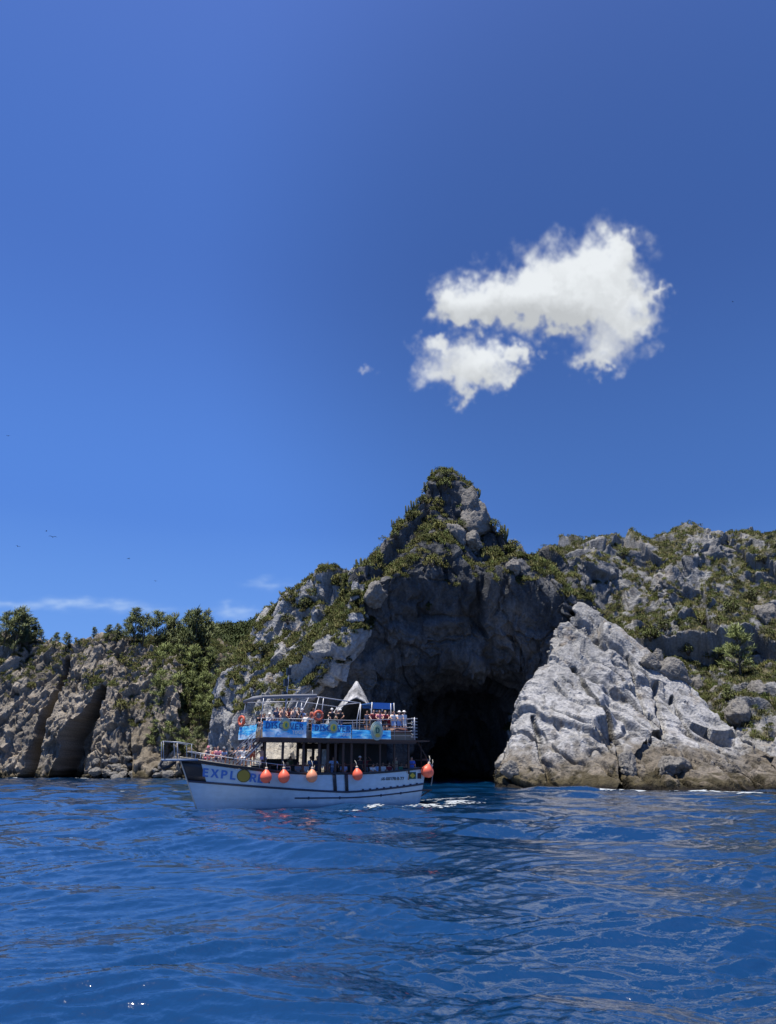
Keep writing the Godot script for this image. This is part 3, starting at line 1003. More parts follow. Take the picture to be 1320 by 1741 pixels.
func scatter(called: String, label: String, spots: Array, count: int, mesh: Mesh, size: Vector2, hues: Array, sd: int, bias := 0.0) -> void:
	var rng := RandomNumberGenerator.new()
	rng.seed = sd
	if spots.is_empty(): return
	var mm := MultiMesh.new()
	mm.transform_format = MultiMesh.TRANSFORM_3D
	mm.use_colors = true
	mm.mesh = mesh
	var chosen := []
	var guard := 0
	while chosen.size() < count and guard < count * 12:
		guard += 1
		var s: Array = spots[rng.randi() % spots.size()]
		if s[2] + rng.randf() * 0.5 > 0.45 + bias:
			chosen.append(s)
	mm.instance_count = chosen.size()
	for i in chosen.size():
		var p: Vector3 = chosen[i][0]
		var s := rng.randf_range(size.x, size.y) * (1.0 + 0.6 * pow(rng.randf(), 4.0))
		var b := Basis(Vector3.UP, rng.randf() * TAU).rotated(Vector3(rng.randfn(), 0, rng.randfn()).normalized(), rng.randf() * 0.25).scaled(Vector3(s * rng.randf_range(0.8, 1.3), s * rng.randf_range(0.6, 1.1), s))
		mm.set_instance_transform(i, Transform3D(b, p + Vector3(rng.randfn() * 0.2, -0.12 * s, rng.randfn() * 0.2)))
		var h: Vector3 = hues[rng.randi() % hues.size()]
		h *= rng.randf_range(0.7, 1.25)
		mm.set_instance_color(i, Color(h.x, h.y, h.z))
	var o := MultiMeshInstance3D.new()
	o.name = numbered(called)
	o.multimesh = mm
	o.material_override = leaf_mat("leaves", Color(0.2, 0.23, 0.08))
	add_child(o, true)
	tag(o, label, "", "", "stuff")


func tube(st: SurfaceTool, path: Array, radii: Array, sides := 6, c := Color.WHITE) -> void:
	st.set_color(c)
	var rings := []
	for i in path.size():
		var d: Vector3 = (path[mini(i + 1, path.size() - 1)] - path[maxi(i - 1, 0)]).normalized()
		var x := d.cross(Vector3(0.13, 0.31, 0.94)).normalized()
		if absf(d.dot(Vector3(0.13, 0.31, 0.94).normalized())) > 0.95: x = d.cross(Vector3.RIGHT).normalized()
		var y := x.cross(d)
		var ring := []
		for k in sides:
			var a := TAU * k / sides
			ring.append(path[i] + (x * cos(a) + y * sin(a)) * radii[i])
		rings.append(ring)
	for i in path.size() - 1:
		for k in sides:
			var a: Vector3 = rings[i][k]
			var b: Vector3 = rings[i][(k + 1) % sides]
			var e: Vector3 = rings[i + 1][k]
			var f: Vector3 = rings[i + 1][(k + 1) % sides]
			for v in [a, b, e, b, f, e]:
				st.add_vertex(v)
	for end in [0, path.size() - 1]:
		var ring: Array = rings[end]
		for k in range(1, sides - 1):
			var tri := [ring[0], ring[k + 1], ring[k]] if end == 0 else [ring[0], ring[k], ring[k + 1]]
			for v in tri:
				st.add_vertex(v)


func start() -> SurfaceTool:
	var st := SurfaceTool.new()
	st.begin(Mesh.PRIMITIVE_TRIANGLES)
	return st


func done(st: SurfaceTool, smooth := false) -> ArrayMesh:
	if smooth: st.index()
	st.generate_normals()
	return st.commit()


# feathery shore tree, ten metres high: trunk with limbs, crown of drooping needle sprays
func make_tree(sd: int, slim: float, hue: Vector3) -> Node3D:
	var rng := RandomNumberGenerator.new()
	rng.seed = sd
	var root := Node3D.new()
	var wood := start()
	var needles := start()
	var lean := Vector3(rng.randfn() * 0.5, 0, rng.randfn() * 0.5)
	var path := []
	var radii := []
	for i in 8:
		var t := i / 7.0
		path.append(Vector3(lean.x * t * t + sin(t * 5.0 + sd) * 0.15, -0.6 + 10.2 * t, lean.z * t * t))
		radii.append(lerpf(0.19, 0.02, t))
	tube(wood, path, radii, 7)
	for n in 60:
		var t := rng.randf_range(0.14, 0.98)
		var k := t * 7.0
		var p: Vector3 = path[int(k)].lerp(path[mini(int(k) + 1, 7)], fmod(k, 1.0))
		var a := rng.randf() * TAU
		var reach := (0.5 + 2.5 * sin(PI * pow(t, 0.75)) * rng.randf_range(0.5, 1.15)) * slim
		var dir := Vector3(cos(a), rng.randf_range(0.25, 0.9), sin(a)).normalized()
		var tip := p + dir * reach
		var mid := p.lerp(tip, 0.55) + Vector3(0, 0.12 * reach, 0)
		tube(wood, [p, mid, tip], [0.05, 0.03, 0.008], 4)
		for j in int(16 + reach * 14.0):
			var f := rng.randf_range(0.3, 1.0)
			var q := (p.lerp(mid, f * 2.0) if f < 0.5 else mid.lerp(tip, f * 2.0 - 1.0)) + Vector3(rng.randfn(), rng.randfn(), rng.randfn()) * 0.16
			var s := (dir * 0.55 + Vector3(rng.randfn() * 0.5, rng.randf_range(-0.25, 1.0), rng.randfn() * 0.5)).normalized() * rng.randf_range(0.4, 1.0)
			var w := s.cross(Vector3(rng.randfn(), rng.randfn(), rng.randfn())).normalized() * rng.randf_range(0.016, 0.038)
			var tone := rng.randf_range(0.6, 1.4)
			needles.set_color(Color(hue.x * tone, hue.y * tone, hue.z * tone))
			needles.set_normal((Vector3(rng.randfn(), rng.randfn(), rng.randfn()) * 0.35 + dir * 0.5 + Vector3.UP * 0.6).normalized())
			for v in [q - w, q + w, q + s, q + s * 0.4 - w * 2.2, q + s * 0.5 + w * 2.2, q + s * 1.15]:
				needles.add_vertex(v)
	put("trunk", done(wood), plain_mat("bark", lin(0.10, 0.08, 0.06), 0.95), root)
	put("crown", needles.commit(), leaf_mat("needles", Color(0.3, 0.34, 0.16)), root)
	return root


func make_boulder(sd: int, tall: float) -> ArrayMesh:
	var rows := []
	var cols := []
	var nz := noise("crag", FastNoiseLite.TYPE_SIMPLEX, 23, 0.22, 4)
	for r in 37:
		var row := PackedVector3Array()
		var cr := PackedColorArray()
		var el := PI * (0.5 - r / 36.0) * 0.999
		for c in 49:
			var az := -TAU * c / 48.0
			var d := Vector3(cos(el) * sin(az), sin(el), cos(el) * cos(az))
			# planes cut from a ball
			var k := 1.0
			for i in 11:
				var h := hash3(i, sd, 3, 9)
				var nrm := Vector3((h & 255) / 127.5 - 1.0, ((h >> 8) & 255) / 127.5 - 1.0, ((h >> 16) & 255) / 127.5 - 1.0).normalized()
				var f := nrm.dot(d)
				if f > 0.01: k = minf(k, (0.62 + 0.2 * ((h >> 24) & 31) / 31.0) / f)
			k *= 1.0 + nz.get_noise_3dv(d * 5.0 + Vector3(sd * 9, 0, 0)) * 0.10 + joints(d * 3.0, sd, 1.3).x * 0.05
			row.append(Vector3(d.x * k, d.y * k * tall, d.z * k * 0.85) * 0.6)
			var v := 1.0 + 0.35 * nz.get_noise_3dv(d * 7.0 + Vector3(0, sd * 5, 0))
			cr.append(Color(0.25 * v, 0.24 * v, 0.22 * v))
		rows.append(row)
		cols.append(cr)
	return grid_mesh(rows, cols)


func place(made: Node3D, called: String, where: Vector3, turn: float, size: Vector3, label: String, category: String, group: String) -> Node3D:
	made.name = numbered(called)
	add_child(made, true)
	made.transform = Transform3D(Basis(Vector3.UP, turn).scaled_local(size), where)
	tag(made, label, category, group)
	return made


func build_plants() -> void:
	var rng := RandomNumberGenerator.new()
	rng.seed = 12
	var scrub := leaf_clump(1, 110, 0.15, 0.85, false)
	var bushy := leaf_clump(2, 110, 0.15, 1.0, false)
	var blades := leaf_clump(3, 34, 1.0, 1.0, true)
	var deep := [Vector3(0.075, 0.09, 0.036), Vector3(0.095, 0.108, 0.042), Vector3(0.115, 0.118, 0.05), Vector3(0.06, 0.074, 0.036)]
	var fresh := [Vector3(0.085, 0.118, 0.036), Vector3(0.11, 0.138, 0.045), Vector3(0.07, 0.105, 0.035)]
	var dry := [Vector3(0.16, 0.155, 0.075), Vector3(0.125, 0.14, 0.055), Vector3(0.10, 0.125, 0.045)]
	var wheres := {"headland1": ["the peaked headland", 4000, 0.0], "slope2": ["the sunlit slope behind the boat", 4200, 0.0], "hillside4": ["the hillside behind the pale slab", 9000, 0.0], "crag12": ["the crag nearer the peak", 500, 0.0], "crag13": ["the great crag of the hillside", 500, 0.0], "sea_cliff5": ["the top of the far cliff", 2200, 0.1], "gully6": ["the wooded gully", 4200, 0.0]}
	for s in wheres:
		var w: Array = wheres[s]
		scatter("scrub", "low dark green scrub growing over " + w[0], sheets[s].green, w[1], scrub, Vector2(0.5, 1.35), deep, 31, w[2])
		scatter("leafy_scrub", "fresh green leafy scrub scattered over " + w[0], sheets[s].green, int(w[1] * 0.5), bushy, Vector2(0.5, 1.2), fresh, 32, w[2])
		scatter("dry_grass", "dry yellowish grass tufts growing over " + w[0], sheets[s].green, int(w[1] * 1.4), blades, Vector2(0.5, 1.1), dry, 33, w[2])
	# canopy of the distant hill
	var far := []
	for k in sheets["far_hill7"].points:
		if k[1].z < -500.0: far.append([k[1], Vector3.UP, 1.0])
	scatter("hill_forest", "dense dark green forest covering the distant hill", far, 5000, bushy, Vector2(4.0, 7.0), [Vector3(0.05, 0.075, 0.03), Vector3(0.07, 0.092, 0.035)], 34)

	# trees one by one: [sheet, foot x, foot y, height in metres, slimness, kind, label]
	var kinds := []
	for i in 5:
		kinds.append(make_tree(100 + i, [0.95, 0.7, 1.1, 0.8, 1.0][i], [Vector3(0.165, 0.20, 0.10), Vector3(0.14, 0.175, 0.092), Vector3(0.23, 0.28, 0.12), Vector3(0.18, 0.21, 0.105), Vector3(0.21, 0.255, 0.11)][i]))
	var list := [
		["sea_cliff5", 6, 1102, 9.5, 0, "feathery tree on the far cliff top at the very edge of view"],
		["sea_cliff5", 22, 1112, 12.5, 3, "tallest feathery tree of the dark clump on the far cliff top"],
		["sea_cliff5", 34, 1104, 10.5, 1, "slim feathery tree just beside the tallest one on the far cliff top"],
		["sea_cliff5", 47, 1100, 8.0, 0, "feathery tree on the sloping shoulder of the far cliff clump"],
		["sea_cliff5", 60, 1098, 6.0, 3, "small feathery tree near the end of the far cliff clump"],
		["sea_cliff5", 70, 1098, 4.5, 1, "lowest feathery tree ending the clump on the far cliff"],
		["sea_cliff5", 92, 1106, 4.6, 0, "small round tree in the dip of the far cliff, nearer the clump"],
		["sea_cliff5", 112, 1108, 5.2, 3, "small tree in the dip of the far cliff, beside the bare knoll"],
		["sea_cliff5", 162, 1094, 4.4, 1, "lone little tree on the bare knoll of the far cliff"],
		["sea_cliff5", 182, 1093, 4.8, 0, "short dark tree on the knoll between lone tree and tall row"],
		["sea_cliff5", 196, 1092, 5.0, 3, "short dense tree starting the tall row on the knoll"],
		["sea_cliff5", 214, 1093, 8.0, 1, "slim tree with thin top, start of the tall row"],
		["sea_cliff5", 228, 1094, 9.2, 0, "tall thin topped tree in the middle of the knoll row"],
		["sea_cliff5", 243, 1098, 8.8, 3, "bushy tree of the knoll row above the brown scar"],
		["gully6", 262, 1108, 10.8, 0, "dark tree at the head of the gully beside the knoll row"],
		["gully6", 280, 1112, 10.8, 1, "slim tree at the head of the gully, second of its skyline"],
		["gully6", 297, 1114, 11.5, 3, "leaning tree in the middle of the gully skyline"],
		["gully6", 315, 1118, 12.5, 0, "full crowned tree in the gully skyline"],
		["gully6", 333, 1122, 13.2, 1, "thin tree standing out above the gully skyline"],
		["gully6", 350, 1124, 13.9, 3, "tallest tree at the end of the gully skyline before the far hill"],
		["gully6", 275, 1160, 10.0, 2, "light green tree below the gully skyline beside the cliff edge"],
		["gully6", 300, 1168, 10.5, 4, "light green tree in the middle of the gully bank"],
		["gully6", 327, 1165, 10.0, 2, "broad light green tree below the thin skyline tree"],
		["gully6", 355, 1160, 9.0, 4, "green tree on the gully bank below the tallest tree"],
		["gully6", 384, 1158, 7.0, 0, "dark tree near the foot of the distant hill"],
		["gully6", 402, 1140, 6.5, 3, "small dark tree tucked against the sunlit slope"],
		["gully6", 270, 1210, 9.5, 4, "bushy light tree leaning over the brown rock scar"],
		["gully6", 296, 1218, 10.0, 2, "wide light green tree in the lower gully"],
		["gully6", 322, 1205, 9.0, 4, "rounded light tree behind the wide one in the lower gully"],
		["gully6", 348, 1200, 8.0, 2, "light tree on the bare earth bank of the gully"],
		["gully6", 275, 1248, 8.0, 2, "lowest tree hanging above the shore boulders"],
		["gully6", 300, 1250, 6.0, 4, "small low tree above the bow of the boat"],
		["gully6", 283, 1285, 7.5, 4, "light tree just above the shore boulders, before the bow railing"],
		["gully6", 312, 1288, 6.5, 2, "small light tree right above the bow platform railing"],
		["gully6", 338, 1250, 9.0, 4, "green tree rising behind the bow passengers"],
		["gully6", 362, 1228, 8.0, 2, "green tree tucked into the foot of the sunlit slope"],
		["gully6", 370, 1192, 8.0, 4, "green tree halfway up the gully against the sunlit slope"],
		["gully6", 335, 1285, 6.5, 0, "dark tree low in the gully between bow and slope"],
		["gully6", 262, 1272, 6.0, 4, "small light tree at the foot of the cliff corner"],
		["hillside4", 1262, 1150, 9.0, 2, "lone soft crowned tree in the gully behind the pale slab"],
	]
	var used := {}
	for e in list:
		var p := ground_at(e[0], e[1], e[2])
		var k: Node3D = kinds[e[4]]
		var t: Node3D = k if not used.has(e[4]) else k.duplicate()
		used[e[4]] = true
		var s: float = e[3] / 8.2
		place(t, "shore_tree", p + Vector3(0, -0.3, 0), rng.randf() * TAU, Vector3(s * 1.1, s, s * 1.1), e[5], "tree", "feathery trees on the shore")

	# bushes that stand out
	var bush := []
	for i in 3:
		var root := Node3D.new()
		var w := start()
		for n in 5:
			var a: float = TAU * n / 5.0 + i
			tube(w, [Vector3(0, -0.15, 0), Vector3(cos(a) * 0.15, 0.25, sin(a) * 0.15), Vector3(cos(a) * 0.35, 0.6, sin(a) * 0.35)], [0.04, 0.03, 0.01], 4)
		put("stem", done(w), plain_mat("bark", lin(0.10, 0.08, 0.06), 0.95), root)
		var leaves := put("foliage", leaf_clump(40 + i, 750, 0.095, 1.1, false), leaf_mat("bush_%d" % i, Color(0.1, 0.14, 0.03)), root)
		var m: StandardMaterial3D = mats["bush_%d" % i]
		m.albedo_color = [lin(0.11, 0.135, 0.055), lin(0.09, 0.108, 0.05), lin(0.155, 0.165, 0.06)][i]
		bush.append(root)
	var bushes := [
		["headland1", 757, 808, 2.4, 0, "dense green bush crowning the very tip of the peak"], ["headland1", 744, 818, 2.0, 1, "dark bush just below the tip of the peak, toward the boat side"],
		["headland1", 769, 816, 2.0, 1, "dark bush below the tip of the peak, toward the slab side"], ["headland1", 757, 830, 3.4, 0, "wide bush filling the top hollow of the peak"],
		["headland1", 728, 838, 2.8, 2, "yellowish bush on the upper boat side edge of the peak"], ["headland1", 712, 852, 2.6, 1, "dark bush on the jagged edge below the peak tip"],
		["headland1", 745, 862, 3.0, 2, "yellow green bush in the middle of the upper peak"], ["headland1", 700, 880, 2.8, 1, "dark bush on the peak edge above the grey ledge"],
		["headland1", 722, 890, 2.6, 0, "bush on the peak face beside the dark bush of the edge"], ["headland1", 748, 905, 3.2, 2, "bright green bush beside the dark gash under the peak"],
		["headland1", 785, 895, 2.2, 0, "small bush wedged between two peak boulders"], ["headland1", 848, 892, 2.8, 0, "big rounded bush on the slab side ridge of the peak"],
		["headland1", 858, 908, 2.4, 1, "darker bush beneath the big rounded one of the ridge"], ["headland1", 872, 930, 3.0, 2, "yellowish bush lower on the slab side ridge"],
		["headland1", 735, 960, 3.2, 2, "bright yellow green bush on the grassy ledge of the wall"], ["headland1", 752, 968, 3.0, 2, "second bright bush at the end of the grassy ledge"],
		["headland1", 672, 915, 2.8, 0, "bush on the boat side edge halfway down the peak"], ["headland1", 655, 935, 2.6, 1, "dark bush near the notch beside the sunlit slope"],
		["slope2", 575, 990, 3.4, 2, "bright bush at the top corner of the sunlit slope"], ["slope2", 550, 1000, 3.0, 0, "bush on the skyline of the sunlit slope"],
		["slope2", 590, 1015, 3.0, 2, "bright bush close to the dark wall at the slope top"], ["slope2", 520, 1030, 3.2, 0, "bush under the first rock step of the slope skyline"],
		["slope2", 560, 1045, 3.0, 2, "light bush in the middle of the upper slope"], ["slope2", 490, 1060, 3.0, 1, "dark bush on the outer edge of the sunlit slope"],
		["slope2", 530, 1090, 2.8, 2, "light bush beside the pale rock rib of the slope"], ["slope2", 455, 1110, 2.8, 1, "dark bush low on the outer edge of the slope"],
		["slope2", 480, 1135, 2.6, 0, "bush above the bare brown strip of the slope"], ["slope2", 435, 1170, 2.8, 2, "lowest light bush on the slope above the boat stairs"],
		["hillside4", 1060, 945, 3.4, 0, "bush on the grassy crest of the hillside"], ["hillside4", 1105, 1085, 4.4, 0, "large dark bush right behind the top blocks of the slab"],
		["hillside4", 1130, 1070, 4.0, 1, "dark bush in the gully above the slab blocks"], ["hillside4", 1165, 1100, 4.2, 0, "round bush in the middle of the hillside gully"],
		["hillside4", 1190, 1060, 3.8, 2, "light bush under the great crag of the hillside"], ["hillside4", 1240, 1040, 4.0, 0, "bush at the foot of the great crag"],
		["hillside4", 1275, 1020, 3.8, 1, "dark bush on the ledge near the edge of view"], ["hillside4", 1300, 960, 3.6, 2, "light bush high on the hillside near the edge of view"],
		["hillside4", 1180, 950, 3.2, 0, "bush at the top of the great crag"], ["hillside4", 1210, 1120, 3.8, 2, "light bush beside the soft crowned tree"],
		["hillside4", 1150, 1135, 3.6, 2, "bright low bush just over the slab edge"], ["hillside4", 1240, 1190, 3.2, 0, "bush among the brown rocks behind the slab"],
		["sea_cliff5", 55, 1170, 3.0, 2, "light bush on the face of the far cliff near the edge"], ["sea_cliff5", 205, 1210, 4.0, 2, "wispy green bush on the cliff face beside the wide cleft"],
		["sea_cliff5", 215, 1130, 3.4, 2, "yellow green bush on the brown knoll slope"],
	]
	used = {}
	for e in bushes:
		var t: Node3D = bush[e[4]] if not used.has(e[4]) else bush[e[4]].duplicate()
		used[e[4]] = true
		place(t, "bush", ground_at(e[0], e[1], e[2]) + Vector3(0, -0.2, 0.3), rng.randf() * TAU, Vector3(e[3] * rng.randf_range(0.9, 1.2), e[3] * rng.randf_range(0.65, 0.85), e[3]), e[5], "bush", "bushes on the rocks")

	# columnar cacti on the skyline of the peak
	var cactus := []
	for i in 3:
		var st := start()
		for n in [3, 5, 2][i]:
			var a: float = TAU * n / 5.0 + i * 2.0
			var h := rng.randf_range(0.6, 1.0)
			tube(st, [Vector3(cos(a) * 0.05, -0.2, sin(a) * 0.05), Vector3(cos(a) * 0.16, 0.25, sin(a) * 0.16), Vector3(cos(a) * 0.2, h * 0.9, sin(a) * 0.2), Vector3(cos(a) * 0.2, h, sin(a) * 0.2)], [0.055, 0.06, 0.055, 0.02], 7)
		cactus.append(done(st))
	var names := ["", "", ""]
	var spots := [[692, 852, 2.6], [690, 862, 2.0], [703, 846, 1.8], [716, 833, 2.2], [713, 842, 1.6], [668, 898, 2.0], [676, 885, 1.6], [612, 975, 3.4], [790, 818, 2.0], [797, 828, 1.5], [814, 845, 1.8], [868, 908, 3.0], [862, 900, 2.2], [880, 932, 2.2], [735, 806, 1.6]]
	var said := ["tallest forked cactus on the boat side notch of the peak", "shorter cactus right under the forked one of the notch", "cactus between the notch and the peak shoulder", "cactus on the upper boat side shoulder of the peak", "small cactus just under the shoulder cactus",
		"cactus lower down the boat side edge of the peak", "small cactus between the lower cactus and the notch", "tall thin cactus standing on the saddle beside the sunlit slope", "cactus at the slab side corner of the summit", "small cactus below the summit corner",
		"cactus over the upper grey boulder of the peak", "tall cactus beside the big rounded ridge bush", "cactus rising behind the big rounded ridge bush", "cactus on the low end of the slab side ridge", "cactus poking out of the summit bush"]
	for i in spots.size():
		var e: Array = spots[i]
		place_mesh("cactus", cactus[i % 3], plain_mat("cactus_skin", lin(0.06, 0.075, 0.04), 0.8), ground_at("headland1", e[0], e[1]), rng.randf() * TAU, Vector3(1.3, 1, 1.3) * e[2], said[i], "cactus", "columnar cacti on the peak")

	# loose boulders
	var stone := []
	for i in 5:
		stone.append(make_boulder(i + 3, [0.8, 0.95, 0.7, 1.1, 0.62][i]))
	var big := [["headland1", 797, 850, 5.0, 3, "pale square boulder high on the slab side of the peak"], ["headland1", 812, 888, 7.4, 1, "largest pale rounded boulder below the square one on the peak"], ["headland1", 778, 912, 5.0, 3, "narrow boulder beside the dark gash of the peak"], ["headland1", 803, 925, 5.5, 2, "boulder leaning under the largest one on the peak"],
		["headland1", 872, 965, 3.6, 0, "pale block in the grass of the slab side ridge"], ["headland1", 640, 1012, 6.0, 2, "rounded block jutting out where slope and dark wall meet"],
		["rock_slab3", 1108, 1128, 3.4, 2, "flat block leaning on the upper edge of the slab"], ["rock_slab3", 1138, 1142, 4.8, 0, "largest dark faced block on the upper edge of the slab"], ["rock_slab3", 1162, 1156, 3.0, 4, "low block after the largest one on the slab edge"], ["rock_slab3", 1120, 1116, 2.6, 3, "small rounded block behind the flat one on the slab edge"],
		["rock_slab3", 1145, 1305, 5.0, 4, "brown angular block at the foot of the slab crack"], ["rock_slab3", 1072, 1305, 3.6, 1, "rounded brown stone at the foot of the slab"], ["rock_slab3", 870, 1310, 3.0, 2, "stone at the cave corner of the slab"],
		["hillside4", 1305, 1050, 6.0, 3, "huge grey boulder on the hillside at the edge of view"], ["hillside4", 1185, 1170, 3.6, 1, "grey boulder in the gully below the slab edge bushes"], ["hillside4", 1220, 1180, 3.2, 0, "round grey boulder beside the gully boulder"], ["hillside4", 1290, 1180, 5.0, 2, "brown boulder below the soft crowned tree"],
		["hillside4", 1255, 1215, 5.4, 0, "broad brown boulder behind the slab near its lower end"], ["hillside4", 1225, 1245, 3.0, 1, "small boulder in the shade behind the slab edge"]]
	for e in big:
		place_mesh("boulder", stone[e[4]], mats["rock"], ground_at(e[0], e[1], e[2]), rng.randf() * TAU, Vector3(1, 1, 1) * e[3] * Vector3(0.95, 1.05, 0.8), e[5], "boulder", "boulders on the headland")
	var shore := [[], [], []]
	for i in 56:
		var q := Vector2(rng.randf_range(148, 335), 1323.0 - absf(rng.randfn()) * 20.0 - rng.randf() * 6.0)
		shore[0 if q.y > 1312.0 else 1 if q.y > 1298.0 else 2].append(q)
	for row in 3:
		var line: Array = shore[row]
		line.sort_custom(func(a, b): return a.x < b.x)
		for i in mini(line.size(), 40):
			var q: Vector2 = line[i]
			var p := ground_at("sea_cliff5" if q.x < 262 else "gully6", q.x, q.y)
			var s: float = rng.randf_range(0.9, 2.6) * [1.3, 1.0, 0.85][row]
			var far_half := i < line.size() / 2
			var k := i if far_half else line.size() - 1 - i
			var words: String = ["boulder at the waterline", "boulder in the middle row of the shore heap", "boulder high on the shore heap"][row]
			words += ", " + ORDINAL[mini(k, 19)] + (" from the wide cliff cleft" if far_half else " from the bow of the boat")
			place_mesh("shore_boulder", stone[(i * 3 + row) % 5], mats["rock"], p + Vector3(0, 0.2, 0.5), rng.randf() * TAU, Vector3(1.2, 0.8, 1.0) * s, words, "boulder", "jumbled boulders along the far shore")


func place_mesh(called: String, m: Mesh, mat: Material, where: Vector3, turn: float, size: Vector3, label: String, category: String, group: String) -> MeshInstance3D:
	var o := put(called, m, mat)
	o.transform = Transform3D(Basis(Vector3.UP, turn).scaled_local(size), where)
	tag(o, label, category, group)
	return o


# ---------------------------------------------------------------- the boat (x runs from bow to stern, z towards the port side, y up)
const BEAM := 2.5
const MIDDLE := -2.5
var boat_at := Transform3D()


func boat_frame() -> Transform3D:
	var o := at(307, 1300, 52.5)
	return Transform3D(Basis(Vector3.UP, deg_to_rad(BOAT_TURN)).scaled_local(Vector3(1.04, 1, 1)), Vector3(o.x, 0.32, o.z))


func on_boat(px: float, py: float, z: float) -> Vector3:
	# where a sight line meets the boat's lengthwise plane at z
	var inv := boat_at.affine_inverse()
	var a := inv * EYE
	var d := inv.basis * view_ray(px, py)
	return a + d * ((z - a.z) / d.z)


func sheer(s: float) -> float:
	return 1.97 + 1.08 * pow(maxf(0.0, 1.0 - s / 0.5), 1.7) + 0.42 * pow(maxf(0.0, (s - 0.66) / 0.34), 1.6)


func stem_x(y: float) -> float:
	return 1.72 - 0.42 * y


func hull_half(s: float, y: float) -> float:
	var top := 1.0 - pow(1.0 - minf(s / 0.40, 1.0), 2.1) - 0.20 * pow(maxf(0.0, (s - 0.68) / 0.32), 2.0)
	var water := 1.0 - pow(1.0 - minf(s / 0.55, 1.0), 1.7) - 0.34 * pow(maxf(0.0, (s - 0.62) / 0.38), 1.8)
	var v := clampf(y / 1.95, 0.0, 1.25)
	var b := lerpf(water * 0.93, top, pow(v, 0.75))
	if y < 0.0: b *= sqrt(maxf(0.0, 1.0 - pow(-y / 0.95, 2.0)))
	return maxf(b, 0.012) * BEAM


func hull_point(s: float, y: float, side: float, out := 0.0) -> Vector3:
	return Vector3(lerpf(stem_x(y), 18.25 + 0.1 * y, s), y, MIDDLE + side * (hull_half(s, y) + out))


func hull_s(x: float, y: float) -> float:
	return (x - stem_x(y)) / (18.25 + 0.1 * y - stem_x(y))


func quad(st: SurfaceTool, a: Vector3, b: Vector3, c: Vector3, d: Vector3) -> void:
	for v in [a, b, c, a, c, d]:
		st.add_vertex(v)


func box(st: SurfaceTool, lo: Vector3, hi: Vector3, bevel := 0.0) -> void:
	var m := BoxMesh.new()
	m.size = hi - lo
	st.append_from(m, 0, Transform3D(Basis.IDENTITY, (lo + hi) * 0.5))


func box_mesh(lo: Vector3, hi: Vector3) -> ArrayMesh:
	var st := start()
	box(st, lo, hi)
	return st.commit()


func bar(points: Array, r: float, sides := 7) -> ArrayMesh:
	var st := start()
	var radii := []
	for p in points: radii.append(r)
	tube(st, points, radii, sides)
	return done(st)


# a raised strip that follows the hull between two curves
func hull_strip(s0: float, s1: float, lo: Callable, hi: Callable, side: float, proud: float, n := 40) -> ArrayMesh:
	var st := start()
	for i in n:
		var a := lerpf(s0, s1, i / float(n))
		var b := lerpf(s0, s1, (i + 1) / float(n))
		var q := []
		for s in [a, b]:
			var y0: float = lo.call(s)
			var y1: float = hi.call(s)
			q.append([hull_point(s, y0, side, -0.02), hull_point(s, y0, side, proud), hull_point(s, lerpf(y0, y1, 0.33), side, proud), hull_point(s, lerpf(y0, y1, 0.67), side, proud), hull_point(s, y1, side, proud), hull_point(s, y1, side, -0.02)])
		for k in 5:
			if side > 0: quad(st, q[0][k], q[0][k + 1], q[1][k + 1], q[1][k])
			else: quad(st, q[0][k], q[1][k], q[1][k + 1], q[0][k + 1])
	return done(st)


func letters(parent: Node, text: String, font_px: int, tall: float, m: Material, where: Transform3D, called := "letter", deep := 0.012) -> MeshInstance3D:
	var t := TextMesh.new()
	var f := SystemFont.new()
	f.font_names = PackedStringArray(["Droid Sans"])
	f.font_weight = 700
	t.font = f
	t.text = text
	t.font_size = font_px
	t.pixel_size = tall / (font_px * 0.72)
	t.depth = deep
	t.curve_step = 1.5
	var o := put(called, t, m, parent)
	o.transform = where
	return o


func wale_y(s: float) -> float:
	return 0.66 + 0.80 * pow(maxf(0.0, 1.0 - s / 0.62), 1.25) + 0.50 * pow(maxf(0.0, (s - 0.6) / 0.4), 1.5)


func stripe_y(s: float) -> float:
	return 0.27 + 0.12 * maxf(0.0, 0.6 - s) + 0.42 * pow(maxf(0.0, (s - 0.62) / 0.38), 1.5)


